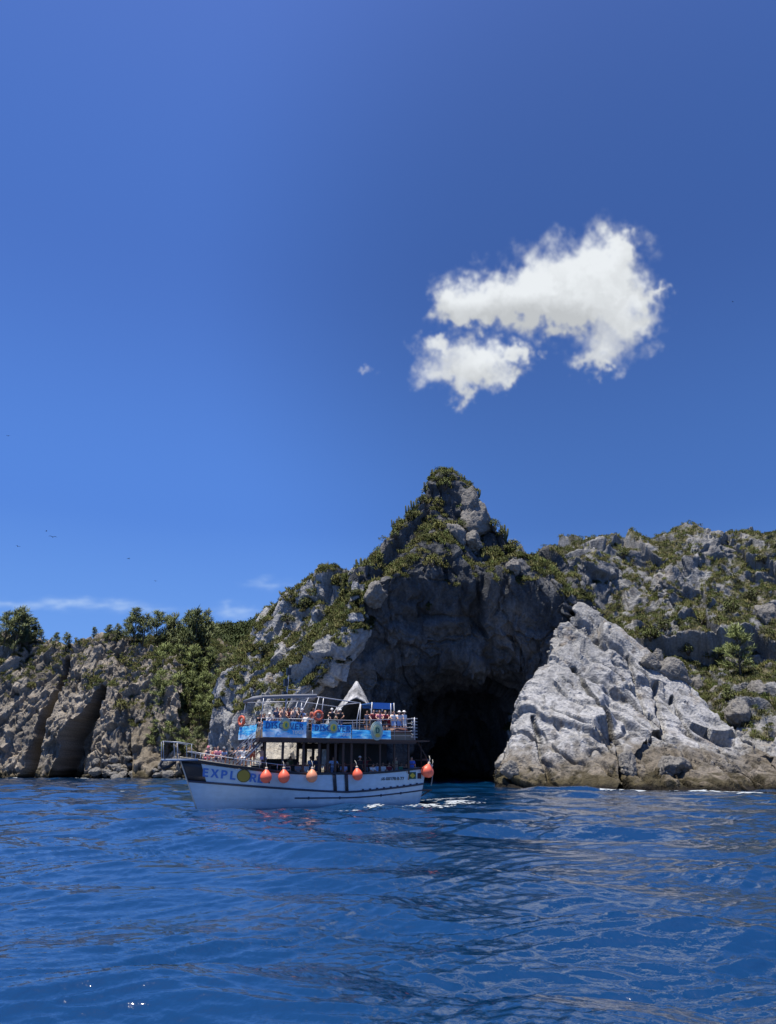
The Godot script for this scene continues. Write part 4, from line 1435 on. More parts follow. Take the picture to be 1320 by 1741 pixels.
func build_boat() -> void:
	boat_at = boat_frame()
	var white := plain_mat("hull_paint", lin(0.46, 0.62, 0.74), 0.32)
	var black := plain_mat("black_paint", lin(0.012, 0.013, 0.018), 0.4)
	var navy := plain_mat("navy_paint", lin(0.02, 0.03, 0.06), 0.45)
	var steel := plain_mat("steel_tube", lin(0.36, 0.38, 0.42), 0.4, 0.3)
	var wood := plain_mat("dark_wood", lin(0.055, 0.028, 0.017), 0.6)
	var brown := plain_mat("brown_panel", lin(0.13, 0.055, 0.04), 0.6)
	var deck := plain_mat("deck_planks", lin(0.30, 0.24, 0.17), 0.8)
	var canvas := plain_mat("grey_canvas", lin(0.20, 0.21, 0.23), 0.9)
	var blue_cloth := plain_mat("blue_cloth", lin(0.05, 0.20, 0.55), 0.8)
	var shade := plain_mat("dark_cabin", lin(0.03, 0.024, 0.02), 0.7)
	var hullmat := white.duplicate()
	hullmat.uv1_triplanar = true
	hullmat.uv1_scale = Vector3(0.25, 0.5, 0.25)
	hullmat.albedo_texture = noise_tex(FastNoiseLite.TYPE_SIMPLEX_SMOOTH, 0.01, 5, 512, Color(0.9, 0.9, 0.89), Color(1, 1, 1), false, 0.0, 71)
	var boat := base("tour_boat", boat_at.origin, deg_to_rad(BOAT_TURN))
	boat.transform = boat_at
	tag(boat, "white two deck excursion boat with black trim lying before the cave", "boat")

	# hull
	var st := start()
	var ns := 64
	var ny := 14
	for side in [1.0, -1.0]:
		for i in ns:
			for j in ny:
				var q := []
				for e in [[0, 0], [0, 1], [1, 1], [1, 0]]:
					var s := pow((i + e[0]) / float(ns), 1.25)
					q.append(hull_point(s, lerpf(-0.95, sheer(s), (j + e[1]) / float(ny)), side))
				if side > 0: quad(st, q[0], q[1], q[2], q[3])
				else: quad(st, q[0], q[3], q[2], q[1])
	for j in ny:
		var y0 := lerpf(-0.95, sheer(1.0), j / float(ny))
		var y1 := lerpf(-0.95, sheer(1.0), (j + 1) / float(ny))
		quad(st, hull_point(1, y0, 1), hull_point(1, y1, 1), hull_point(1, y1, -1), hull_point(1, y0, -1))
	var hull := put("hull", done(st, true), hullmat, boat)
	for side in [1.0, -1.0]:
		put("gunwale", hull_strip(0.0, 1.0, func(s): return sheer(s) - 0.10 - 0.13 * ss(0.6, 0.0, s), func(s): return sheer(s) + 0.05, side, 0.06, 60), black, hull)
		put("wale", hull_strip(0.0, 1.0, func(s): return wale_y(s) - 0.07, func(s): return wale_y(s) + 0.065, side, 0.05, 60), navy, hull)
		put("lower_stripe", hull_strip(0.385, 1.0, func(s): return stripe_y(s) - 0.05, func(s): return stripe_y(s) + 0.045, side, 0.035), navy, hull)
		put("bow_panel", hull_strip(0.0, 0.062, func(s): return wale_y(s) + 0.05, func(s): return sheer(s) - 0.15, side, 0.02, 14), black, hull)
	for x in [10.72, 11.62]:
		put("rubbing_bar", hull_strip(hull_s(x, 1.3), hull_s(x + 0.26, 1.3), func(s): return wale_y(s) + 0.066, func(s): return sheer(s) - 0.10, 1.0, 0.075, 3), black, hull)
	for i in 9:
		var s := 0.69 + i * 0.034
		var p := hull_point(s, wale_y(s) + 0.09, 1.0, 0.05)
		put("fender_block", box_mesh(p - Vector3(0.07, 0.05, 0.05), p + Vector3(0.07, 0.05, 0.04)), navy, hull)
	for x in [9.0, 11.3, 14.6, 16.3]:
		var s := hull_s(x, 0.3)
		var p := hull_point(s, stripe_y(s), 1.0, 0.03)
		put("bolt", box_mesh(p - Vector3(0.05, 0.09, 0.03), p + Vector3(0.05, 0.09, 0.03)), navy, hull)
	var keel := []
	for i in 9:
		var y := lerpf(-0.4, 2.95, i / 8.0)
		keel.append(Vector3(stem_x(y) - 0.03, y, MIDDLE))
	put("stem", bar(keel, 0.05), plain_mat("cream_paint", lin(0.55, 0.5, 0.42), 0.5), hull)

	# name on the bow, laid on the curve of the hull
	var blue := plain_mat("blue_lettering", lin(0.045, 0.17, 0.52), 0.5)
	var name_mark := base("lettering", Vector3.ZERO, 0.0, hull)
	var xs := [2.05, 2.62, 3.18, 3.72, 4.42, 5.02, 5.52]
	var word := ["E", "X", "P", "L", "", "R", "E"]
	for i in 7:
		var y: float = lerpf(2.02, 1.60, (xs[i] - 2.05) / 3.5)
		var s := hull_s(xs[i], y)
		var a := hull_point(s - 0.012, y, 1.0)
		var b := hull_point(s + 0.012, y, 1.0)
		var u := hull_point(s, y + 0.2, 1.0) - hull_point(s, y - 0.2, 1.0)
		var x := (b - a).normalized()
		x = (x + Vector3(0, -0.11, 0)).normalized()
		var z := x.cross(u).normalized()
		var t := Transform3D(Basis(x, z.cross(x), z), hull_point(s, y, 1.0, 0.022))
		if word[i]:
			letters(hull, word[i], 64, 0.58, blue, t.scaled_local(Vector3(1.12, 1, 1)), "letter", 0.03)
		else:
			var disc := CylinderMesh.new()
			disc.top_radius = 0.43
			disc.bottom_radius = 0.43
			disc.height = 0.05
			disc.radial_segments = 40
			var d := put("sun_emblem", disc, plain_mat("ochre_paint", lin(0.30, 0.23, 0.03), 0.5), hull)
			d.transform = t * Transform3D(Basis(Vector3.RIGHT, PI / 2.0), Vector3(0, 0.08, 0))
			var rim := TorusMesh.new()
			rim.inner_radius = 0.40
			rim.outer_radius = 0.46
			rim.rings = 40
			rim.ring_segments = 6
			var ri := put("emblem_rim", rim, plain_mat("olive_paint", lin(0.08, 0.09, 0.03), 0.5), hull)
			ri.transform = t * Transform3D(Basis(Vector3.RIGHT, PI / 2.0), Vector3(0, 0.08, 0.015))
	name_mark.free()
	var sr := hull_s(15.5, 1.58)
	letters(hull, "38-08178-8-77", 48, 0.22, black, Transform3D(Basis(Vector3.UP, 0.05), hull_point(sr, 1.56, 1.0, 0.03)), "registration")
	# flag plate and dark plate near the stern
	var sp := hull_s(17.25, 1.75)
	var pl := Transform3D(Basis(Vector3.UP, 0.12), hull_point(sp, 1.78, 1.0, 0.04))
	var pm := BoxMesh.new()
	pm.size = Vector3(0.62, 0.5, 0.03)
	var plate := put("flag_plate", pm, plain_mat("flag_green", lin(0.01, 0.06, 0.03), 0.5), hull)
	plate.transform = pl
	var rh := start()
	quad(rh, Vector3(-0.26, 0, 0), Vector3(0, 0.2, 0), Vector3(0.26, 0, 0), Vector3(0, -0.2, 0))
	put("rhombus", done(rh), plain_mat("flag_yellow", lin(0.45, 0.36, 0.03), 0.5), hull).transform = pl * Transform3D(Basis.IDENTITY, Vector3(0, 0, 0.019))
	var pm2 := BoxMesh.new()
	pm2.size = Vector3(0.34, 0.42, 0.03)
	put("dark_plate", pm2, plain_mat("plum_paint", lin(0.04, 0.015, 0.03), 0.5), hull).transform = Transform3D(Basis(Vector3.UP, 0.14), hull_point(hull_s(17.9, 1.75), 1.75, 1.0, 0.04))

	# decks
	for part in [[0.02, 0.30, 2.5, "foredeck"], [0.30, 0.995, 1.45, "main_deck"]]:
		var dk := start()
		for i in 24:
			var a: float = lerpf(part[0], part[1], i / 24.0)
			var b: float = lerpf(part[0], part[1], (i + 1) / 24.0)
			quad(dk, hull_point(a, part[2], -1, -0.03), hull_point(b, part[2], -1, -0.03), hull_point(b, part[2], 1, -0.03), hull_point(a, part[2], 1, -0.03))
		put(part[3], done(dk), deck, boat)
	put("bulkhead", box_mesh(Vector3(6.1, 1.3, -4.7), Vector3(6.18, 2.5, -0.3)), wood, boat)
	var upper := put("upper_deck", box_mesh(Vector3(5.15, 4.22, -5.08), Vector3(17.45, 4.38, 0.08)), wood, boat)
	put("deck_board", box_mesh(Vector3(5.5, 4.382, -4.7), Vector3(17.3, 4.92, -0.28)), deck, upper)
	put("roof_overhang", box_mesh(Vector3(17.46, 4.33, -4.6), Vector3(18.9, 4.41, -0.5)), wood, upper)
	put("fascia", box_mesh(Vector3(5.2, 4.10, 0.02), Vector3(17.4, 4.217, 0.07)), wood, upper)
	put("fascia", box_mesh(Vector3(5.16, 4.10, -5.0), Vector3(5.24, 4.217, 0.0)), wood, upper)
	# cabin under the upper deck
	for x in [5.7, 7.0, 8.5, 9.7, 10.35, 10.95, 11.55, 12.2, 13.3, 14.5, 15.7, 16.9]:
		var w: float = 0.16 if x < 9.0 or x > 12.5 else 0.2
		put("pillar", box_mesh(Vector3(x - w * 0.4, 1.9, -0.3), Vector3(x + w * 0.4, 4.1, -0.18)), wood, boat)
		put("pillar", box_mesh(Vector3(x - w * 0.5, 1.9, -4.82), Vector3(x + w * 0.5, 4.22, -4.7)), wood, boat)
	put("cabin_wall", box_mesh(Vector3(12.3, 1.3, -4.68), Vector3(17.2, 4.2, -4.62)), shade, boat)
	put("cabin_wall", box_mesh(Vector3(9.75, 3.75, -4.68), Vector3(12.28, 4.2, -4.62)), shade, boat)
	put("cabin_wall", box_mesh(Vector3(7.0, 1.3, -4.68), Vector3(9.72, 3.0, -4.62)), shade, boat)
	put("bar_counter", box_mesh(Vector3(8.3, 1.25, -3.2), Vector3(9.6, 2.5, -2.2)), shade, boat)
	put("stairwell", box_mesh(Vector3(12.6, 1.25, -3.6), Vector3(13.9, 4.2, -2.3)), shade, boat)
	put("cabin_rail", bar([Vector3(6.2, 2.5, -0.22), Vector3(17.4, 2.62, -0.22)], 0.035), wood, boat)
	for x in [7.3, 9.4, 13.4, 15.6]:
		put("bench", box_mesh(Vector3(x, 1.45, -1.5), Vector3(x + 1.2, 1.9, -0.95)), plain_mat("bench_wood", lin(0.16, 0.10, 0.06), 0.7), boat)
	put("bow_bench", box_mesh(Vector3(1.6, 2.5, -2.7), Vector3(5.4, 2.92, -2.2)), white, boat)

	# bow platform with its own railing, and the anchor roller
	var bp := start()
	var pa := [Vector3(-0.75, 2.93, MIDDLE + 0.3), Vector3(1.5, 2.95, MIDDLE + 0.85), Vector3(1.5, 2.95, MIDDLE - 0.85), Vector3(-0.75, 2.93, MIDDLE - 0.3)]
	var dn := Vector3(0, -0.14, 0)
	quad(bp, pa[0], pa[3], pa[2], pa[1])
	quad(bp, pa[0] + dn, pa[1] + dn, pa[2] + dn, pa[3] + dn)
	for i in 4:
		quad(bp, pa[i] + dn, pa[i], pa[(i + 1) % 4], pa[(i + 1) % 4] + dn)
	var plat := put("bow_platform", done(bp), plain_mat("blue_grey_paint", lin(0.22, 0.28, 0.38), 0.5), boat)
	put("anchor_roller", bar([Vector3(-0.7, 2.85, MIDDLE), Vector3(-0.82, 2.5, MIDDLE), Vector3(-0.6, 2.3, MIDDLE), Vector3(-0.3, 2.42, MIDDLE), Vector3(0.2, 2.7, MIDDLE)], 0.085), black, plat)
	for z in [0.3, -0.3]:
		put("rail", bar([Vector3(-0.75, 4.1, MIDDLE + z), Vector3(0.2, 4.05, MIDDLE + z * 1.8), Vector3(1.1, 3.9, MIDDLE + z * 2.6)], 0.028), steel, plat)
		for x in [-0.7, 0.2, 1.1]:
			var f: float = z * (1.0 + (x + 1.0) * 0.76)
			put("rail_post", bar([Vector3(x, 2.93, MIDDLE + f), Vector3(x - 0.12, lerpf(4.1, 3.9, (x + 1.0) / 2.1), MIDDLE + f)], 0.022), steel, plat)
	put("rail", bar([Vector3(-0.75, 4.1, MIDDLE + 0.3), Vector3(-0.82, 4.1, MIDDLE), Vector3(-0.75, 4.1, MIDDLE - 0.3)], 0.028), steel, plat)

	# foredeck railing on both sides
	for side in [1.0, -1.0]:
		var fr := put("bow_railing", bar(range(11).map(func(i): return hull_point(0.03 + i * 0.033, sheer(0.03 + i * 0.033), side, -0.06) + Vector3(0, lerpf(0.5, 0.42, i / 10.0), 0)), 0.028), steel, boat)
		for i in [1, 3, 5, 7, 9]:
			var s: float = 0.03 + i * 0.033
			var p := hull_point(s, sheer(s), side, -0.06)
			put("rail_post", bar([p, p + Vector3(0, 0.46, 0)], 0.025), steel, fr)

	# upper deck railings: rails and posts
	for z in [0.0, -5.0]:
		var rail := put("upper_railing", bar([Vector3(5.25, 5.72, z), Vector3(12.0, 5.74, z), Vector3(17.2, 6.02, z)], 0.026), steel, boat)
		for k in 4:
			var x0 := 11.9 if z == 0.0 else 5.25
			put("rail", bar([Vector3(x0, 4.65 + k * 0.25, z), Vector3(12.0, 4.65 + k * 0.25, z), Vector3(17.2, 4.72 + k * 0.31, z)], 0.014), steel, rail)
		for x in [5.25, 6.4, 7.55, 8.7, 9.85, 11.0, 12.15, 13.3, 14.45, 15.6, 16.5, 17.2]:
			put("rail_post", bar([Vector3(x, 4.38, z), Vector3(x, 5.72 + maxf(0.0, x - 12.0) * 0.057, z)], 0.02), steel, rail)
	var front := put("upper_railing", bar([Vector3(5.2, 5.4, -0.1), Vector3(5.2, 5.4, -4.95)], 0.03), steel, boat)
	for z in [-1.7, -3.3]:
		put("rail_post", bar([Vector3(5.2, 4.38, z), Vector3(5.2, 5.4, z)], 0.02), steel, front)
	var aft := put("upper_railing", bar([Vector3(17.25, 6.02, -0.05), Vector3(17.25, 6.02, -4.95)], 0.03), steel, boat)
	for y in [4.8, 5.1, 5.4, 5.7]:
		put("rail", bar([Vector3(17.25, y, -0.05), Vector3(17.25, y, -4.95)], 0.014), steel, aft)
	var ladder := put("ladder", bar([Vector3(17.3, 4.4, 0.03), Vector3(17.3, 6.12, 0.03)], 0.045), steel, boat)
	for k in 7:
		put("rung", bar([Vector3(17.02, 4.62 + k * 0.235, 0.03), Vector3(17.62, 4.62 + k * 0.235, -0.1)], 0.03), steel, ladder)
	# brown stair box aft
	var sb := start()
	var zb := [-0.12, -1.3]
	var prof := [Vector2(15.35, 4.925), Vector2(15.35, 5.24), Vector2(16.55, 5.3), Vector2(17.2, 4.925)]
	for i in 4:
		var a: Vector2 = prof[i]
		var b: Vector2 = prof[(i + 1) % 4]
		quad(sb, Vector3(a.x, a.y, zb[0]), Vector3(a.x, a.y, zb[1]), Vector3(b.x, b.y, zb[1]), Vector3(b.x, b.y, zb[0]))
	for z in zb:
		quad(sb, Vector3(prof[0].x, prof[0].y, z), Vector3(prof[1].x, prof[1].y, z), Vector3(prof[2].x, prof[2].y, z), Vector3(prof[3].x, prof[3].y, z))
	put("stair_box", done(sb), brown, boat)

	# stairs from foredeck to upper deck
	var stairs := put("stairs", bar([Vector3(3.75, 2.25, -0.75), Vector3(6.0, 4.45, -0.75)], 0.06, 4), steel, boat)
	put("stringer", bar([Vector3(3.75, 2.25, -1.55), Vector3(6.0, 4.45, -1.55)], 0.06, 4), steel, stairs)
	for k in 8:
		var f := (k + 0.5) / 8.0
		var p := Vector3(lerpf(3.75, 6.0, f), lerpf(2.25, 4.45, f), 0)
		put("tread", box_mesh(p + Vector3(-0.13, -0.02, -1.53), p + Vector3(0.13, 0.02, -0.77)), wood, stairs)
	for z in [-0.72, -1.58]:
		for h in [0.55, 1.0]:
			put("handrail", bar([Vector3(3.6, 2.2 + h, z), Vector3(5.95, 4.5 + h, z), Vector3(6.35, 4.9 + h, z)], 0.028), steel, stairs)
		for f in [0.05, 0.5, 0.95]:
			put("rail_post", bar([Vector3(lerpf(3.75, 6.0, f), lerpf(2.25, 4.45, f), z), Vector3(lerpf(3.75, 6.0, f), lerpf(2.25, 4.45, f) + 1.05, z)], 0.025), steel, stairs)

	# sun awning frame, rolled canvas, mast
	var frame := put("awning_frame", bar([Vector3(5.35, 7.12, -0.35), Vector3(9.6, 7.4, -0.35), Vector3(12.85, 7.08, -0.35)], 0.045), steel, boat)
	put("rail", bar([Vector3(5.35, 7.12, -4.65), Vector3(9.6, 7.4, -4.65), Vector3(12.85, 7.08, -4.65)], 0.036), steel, frame)
	for x in [[5.35, 7.12], [9.6, 7.4], [12.85, 7.08]]:
		put("cross_tube", bar([Vector3(x[0], x[1], -0.35), Vector3(x[0], x[1] + 0.08, -2.5), Vector3(x[0], x[1], -4.65)], 0.032), steel, frame)
	for z in [-0.2, -4.8]:
		put("frame_post", bar([Vector3(4.5 + 0.8, 5.72, z), Vector3(5.4, 7.12, z * 0.97)], 0.032), steel, frame)
		put("frame_post", bar([Vector3(9.05, 4.4, z + 0.2), Vector3(9.1, 5.9, z + 0.15), Vector3(9.55, 7.38, z)], 0.032), steel, frame)
		put("frame_post", bar([Vector3(9.75, 5.72, z), Vector3(9.9, 7.3, z)], 0.035), steel, frame)
		put("frame_post", bar([Vector3(8.0, 5.72, z), Vector3(8.75, 7.3, z)], 0.035), steel, frame)
		put("frame_post", bar([Vector3(12.45, 4.38, z + 0.25), Vector3(12.5, 5.8, z + 0.22), Vector3(12.85, 7.08, z)], 0.032), steel, frame)
	put("rolled_canvas", bar([Vector3(5.25, 7.2, -0.35), Vector3(7.2, 7.36, -0.35), Vector3(9.4, 7.5, -0.35)], 0.12, 9), canvas, frame)
	put("rolled_canvas", bar([Vector3(5.3, 7.2, -0.4), Vector3(5.3, 7.28, -2.5), Vector3(5.3, 7.2, -4.6)], 0.15, 9), canvas, frame)
	var mast := put("mast", bar([Vector3(7.75, 4.7, MIDDLE), Vector3(7.95, 9.6, MIDDLE)], 0.06), steel, boat)
	put("loudspeaker", box_mesh(Vector3(7.55, 7.35, MIDDLE - 0.15), Vector3(7.85, 7.85, MIDDLE + 0.15)), black, mast)
	put("loudspeaker", box_mesh(Vector3(7.6, 8.3, MIDDLE - 0.15), Vector3(7.88, 8.85, MIDDLE + 0.15)), black, mast)
	put("mast_lamp", box_mesh(Vector3(7.78, 9.15, MIDDLE - 0.12), Vector3(8.1, 9.7, MIDDLE + 0.12)), black, mast)
	put("yard", bar([Vector3(7.9, 8.05, MIDDLE), Vector3(8.95, 8.05, MIDDLE)], 0.035), steel, mast)
	put("antenna", bar([Vector3(8.6, 7.3, MIDDLE), Vector3(8.6, 8.05, MIDDLE)], 0.025), steel, mast)
	put("antenna", bar([Vector3(9.9, 7.4, MIDDLE), Vector3(9.9, 8.1, MIDDLE)], 0.02), steel, mast)

	# small blue canopy over the helm
	var can := put("helm_canopy", box_mesh(Vector3(14.15, 7.16, -2.9), Vector3(15.95, 7.22, -0.9)), blue_cloth, boat)
	put("valance", box_mesh(Vector3(14.25, 6.74, -0.93), Vector3(15.85, 7.155, -0.90)), blue_cloth, can)
	put("valance", box_mesh(Vector3(14.25, 6.9, -2.9), Vector3(15.85, 7.155, -2.87)), blue_cloth, can)
	for x in [14.12, 15.98]:
		for z in [-0.86, -2.94]:
			put("canopy_post", bar([Vector3(x + signf(x - 15.0) * 0.14, 4.72, z), Vector3(x, 7.24, z)], 0.04), steel, can)
	put("canopy_post", bar([Vector3(15.75, 4.72, -0.84), Vector3(15.7, 7.2, -0.84)], 0.035), steel, can)

	# stern fittings
	put("stern_strut", bar([Vector3(17.9, 4.3, -0.7), Vector3(18.6, 3.2, -0.6), Vector3(18.75, 2.6, -0.6)], 0.04), wood, boat)
	put("stern_strut", bar([Vector3(18.5, 4.32, -1.2), Vector3(18.5, 2.35, -1.2)], 0.04), wood, boat)
	put("stern_bench", box_mesh(Vector3(18.45, 2.9, -3.8), Vector3(19.0, 3.02, -0.9)), wood, boat)
	put("stern_rail", bar([Vector3(18.9, 3.0, -0.9), Vector3(19.2, 2.5, -0.9), Vector3(19.3, 1.6, -0.9), Vector3(19.2, 1.0, -0.95)], 0.045), canvas, boat)
	put("swim_platform", box_mesh(Vector3(18.42, 0.62, -3.8), Vector3(19.3, 0.72, -1.0)), wood, boat)
	for z in [-1.1, -2.2]:
		put("platform_bracket", bar([Vector3(18.3, 0.2, z), Vector3(19.1, 0.62, z)], 0.05), wood, boat)

	build_banners()
	build_fenders()


func on(o: Node3D, local: Transform3D) -> void:
	o.transform = boat_at * local


# printed cloth: blue water with pale wave streaks
func banner_print(sd: int, boat_wave: bool) -> ImageTexture:
	var im := Image.create(384, 128, false, Image.FORMAT_RGB8)
	var n := FastNoiseLite.new()
	n.seed = sd
	n.frequency = 0.012
	n.fractal_octaves = 4
	for y in 128:
		for x in 384:
			var v := n.get_noise_2d(x * 0.35, y * 1.9 + 14.0 * sin(x * 0.02))
			var w := n.get_noise_2d(x * 0.7 + 900.0, y * 3.0)
			var c := Color(0.24, 0.70, 0.95).lerp(Color(0.46, 0.88, 1.0), clampf(0.5 + v * 1.5, 0.0, 1.0))
			c = c.lerp(Color(0.70, 0.88, 0.97), ss(0.22, 0.45, w + 0.2 * v))
			c = c.lerp(Color(0.08, 0.45, 0.80), ss(0.2, 0.5, -w))
			if boat_wave:
				var foam := ss(70.0, 84.0, y + 16.0 * sin(x * 0.021) + 30.0 * v)
				c = c.lerp(Color(0.88, 0.92, 0.96), foam * (0.85 - ss(0.05, 0.3, w) * 0.6))
			else:
				c = c.lerp(Color(0.75, 0.88, 0.95), ss(112.0, 126.0, y + 16.0 * v) * 0.7)
			im.set_pixel(x, y, c)
	return ImageTexture.create_from_image(im)


func cloth_sheet(w: float, h: float, sag: float, sd: int) -> ArrayMesh:
	var rows := []
	var nz := noise("warp", FastNoiseLite.TYPE_SIMPLEX_SMOOTH, 13, 0.09, 3)
	var st := start()
	var nx := 24
	var ny := 8
	var p := func(i: int, j: int) -> Vector3:
		var u := i / float(nx)
		var v := j / float(ny)
		return Vector3(u * w, h - v * h - sag * sin(PI * fmod(u * 3.0, 1.0)) * (1.0 - v), nz.get_noise_2d(u * w * 9.0 + sd * 40, v * h * 7.0) * 0.09)
	for i in nx:
		for j in ny:
			for e in [[0, 0], [1, 0], [1, 1], [0, 0], [1, 1], [0, 1]]:
				st.set_uv(Vector2((i + e[0]) / float(nx), (j + e[1]) / float(ny)))
				st.add_vertex(p.call(i + e[0], j + e[1]))
	st.index()
	st.generate_normals()
	return st.commit()


func disc_mesh(rx: float, ry: float, deep: float) -> ArrayMesh:
	var st := start()
	var c := CylinderMesh.new()
	c.top_radius = 1.0
	c.bottom_radius = 1.0
	c.height = deep
	c.radial_segments = 40
	st.append_from(c, 0, Transform3D(Basis.from_scale(Vector3(rx, ry, 1.0)) * Basis(Vector3.RIGHT, PI / 2.0), Vector3.ZERO))
	return st.commit()


func build_banners() -> void:
	var specs := [
		["banner", 5.35, 4.42, 3.2, 1.12, true, "blue printed banner with white bow wave and lettering, nearest the boat stairs", 0.07, true],
		["banner", 8.95, 4.42, 3.05, 0.98, false, "blue printed banner with lettering and yellow emblem amidships", 0.08, true],
		["banner", 12.06, 4.42, 3.15, 0.66, false, "low plain blue banner without lettering under the round sign", 0.075, false],
	]
	for i in specs.size():
		var e: Array = specs[i]
		var b := base(e[0])
		on(b, Transform3D(Basis.IDENTITY, Vector3(e[1], e[2], e[7] + 0.07)))
		tag(b, e[6], "banner", "printed banners along the upper rail")
		var m := StandardMaterial3D.new()
		m.albedo_texture = banner_print(5 + i, e[5])
		m.roughness = 0.7
		put("cloth", cloth_sheet(e[3], e[4], 0.02, i), m, b)
		if e[8]:
			var dark := plain_mat("banner_ink", lin(0.02, 0.10, 0.32), 0.6)
			var y: float = e[4] * 0.70
			letters(b, "DISC", 64, 0.42, dark, Transform3D(Basis.IDENTITY, Vector3(0.78, y, 0.07)))
			letters(b, "VER", 64, 0.42, dark, Transform3D(Basis.IDENTITY, Vector3(2.42, y - 0.02, 0.07)))
			letters(b, "TOUR", 48, 0.24, plain_mat("pale_ink", lin(0.6, 0.66, 0.68), 0.6), Transform3D(Basis.IDENTITY, Vector3(2.55, y - 0.42, 0.075)))
			var d := put("emblem", disc_mesh(0.40, 0.46, 0.03), plain_mat("emblem_pale", lin(0.28, 0.36, 0.32), 0.6), b)
			d.position = Vector3(1.6, y + 0.12, 0.06)
			put("inner_disc", disc_mesh(0.24, 0.27, 0.03), plain_mat("emblem_yellow", lin(0.50, 0.44, 0.06), 0.6), d).position = Vector3(0.02, -0.06, 0.012)
			put("core", disc_mesh(0.09, 0.16, 0.03), plain_mat("emblem_green", lin(0.06, 0.22, 0.16), 0.6), d).position = Vector3(0.05, -0.05, 0.02)
	var fb := base("banner")
	on(fb, Transform3D(Basis(Vector3.UP, -PI / 2.0), Vector3(5.09, 4.36, -4.95)))
	tag(fb, "blue and white banner across the front of the upper deck", "banner", "printed banners along the upper rail")
	var fm := StandardMaterial3D.new()
	fm.albedo_texture = banner_print(12, true)
	fm.roughness = 0.7
	put("cloth", cloth_sheet(4.4, 0.95, 0.03, 7), fm, fb)

	var sign := base("round_sign")
	on(sign, Transform3D(Basis(Vector3.UP, 0.1), Vector3(14.02, 5.02, 0.24)))
	tag(sign, "oval pale green sign with yellow rings and dark letter on the rail", "sign")
	put("board", disc_mesh(0.52, 0.70, 0.05), plain_mat("sign_pale", lin(0.42, 0.52, 0.46), 0.6), sign)
	for r in [[0.43, 0.58, 0.32, 0.42, 0.38, "ring"], [0.36, 0.48, 0.50, 0.52, 0.33, "ring"], [0.29, 0.38, 0.34, 0.44, 0.26, "ring"]]:
		put(r[5], disc_mesh(r[0], r[1], 0.05), plain_mat("sign_%d" % int(r[0] * 100), lin(r[2], r[3], r[4]), 0.6), sign).position = Vector3(0, -0.01, 0.006 * (0.6 - r[0]) * 40.0 + 0.004)
	put("sun_patch", disc_mesh(0.2, 0.14, 0.05), plain_mat("sign_sun", lin(0.55, 0.40, 0.08), 0.6), sign).position = Vector3(0.02, -0.34, 0.09)
	letters(sign, "D", 64, 0.42, plain_mat("sign_ink", lin(0.03, 0.10, 0.07), 0.6), Transform3D(Basis.IDENTITY, Vector3(0.0, 0.02, 0.11)))


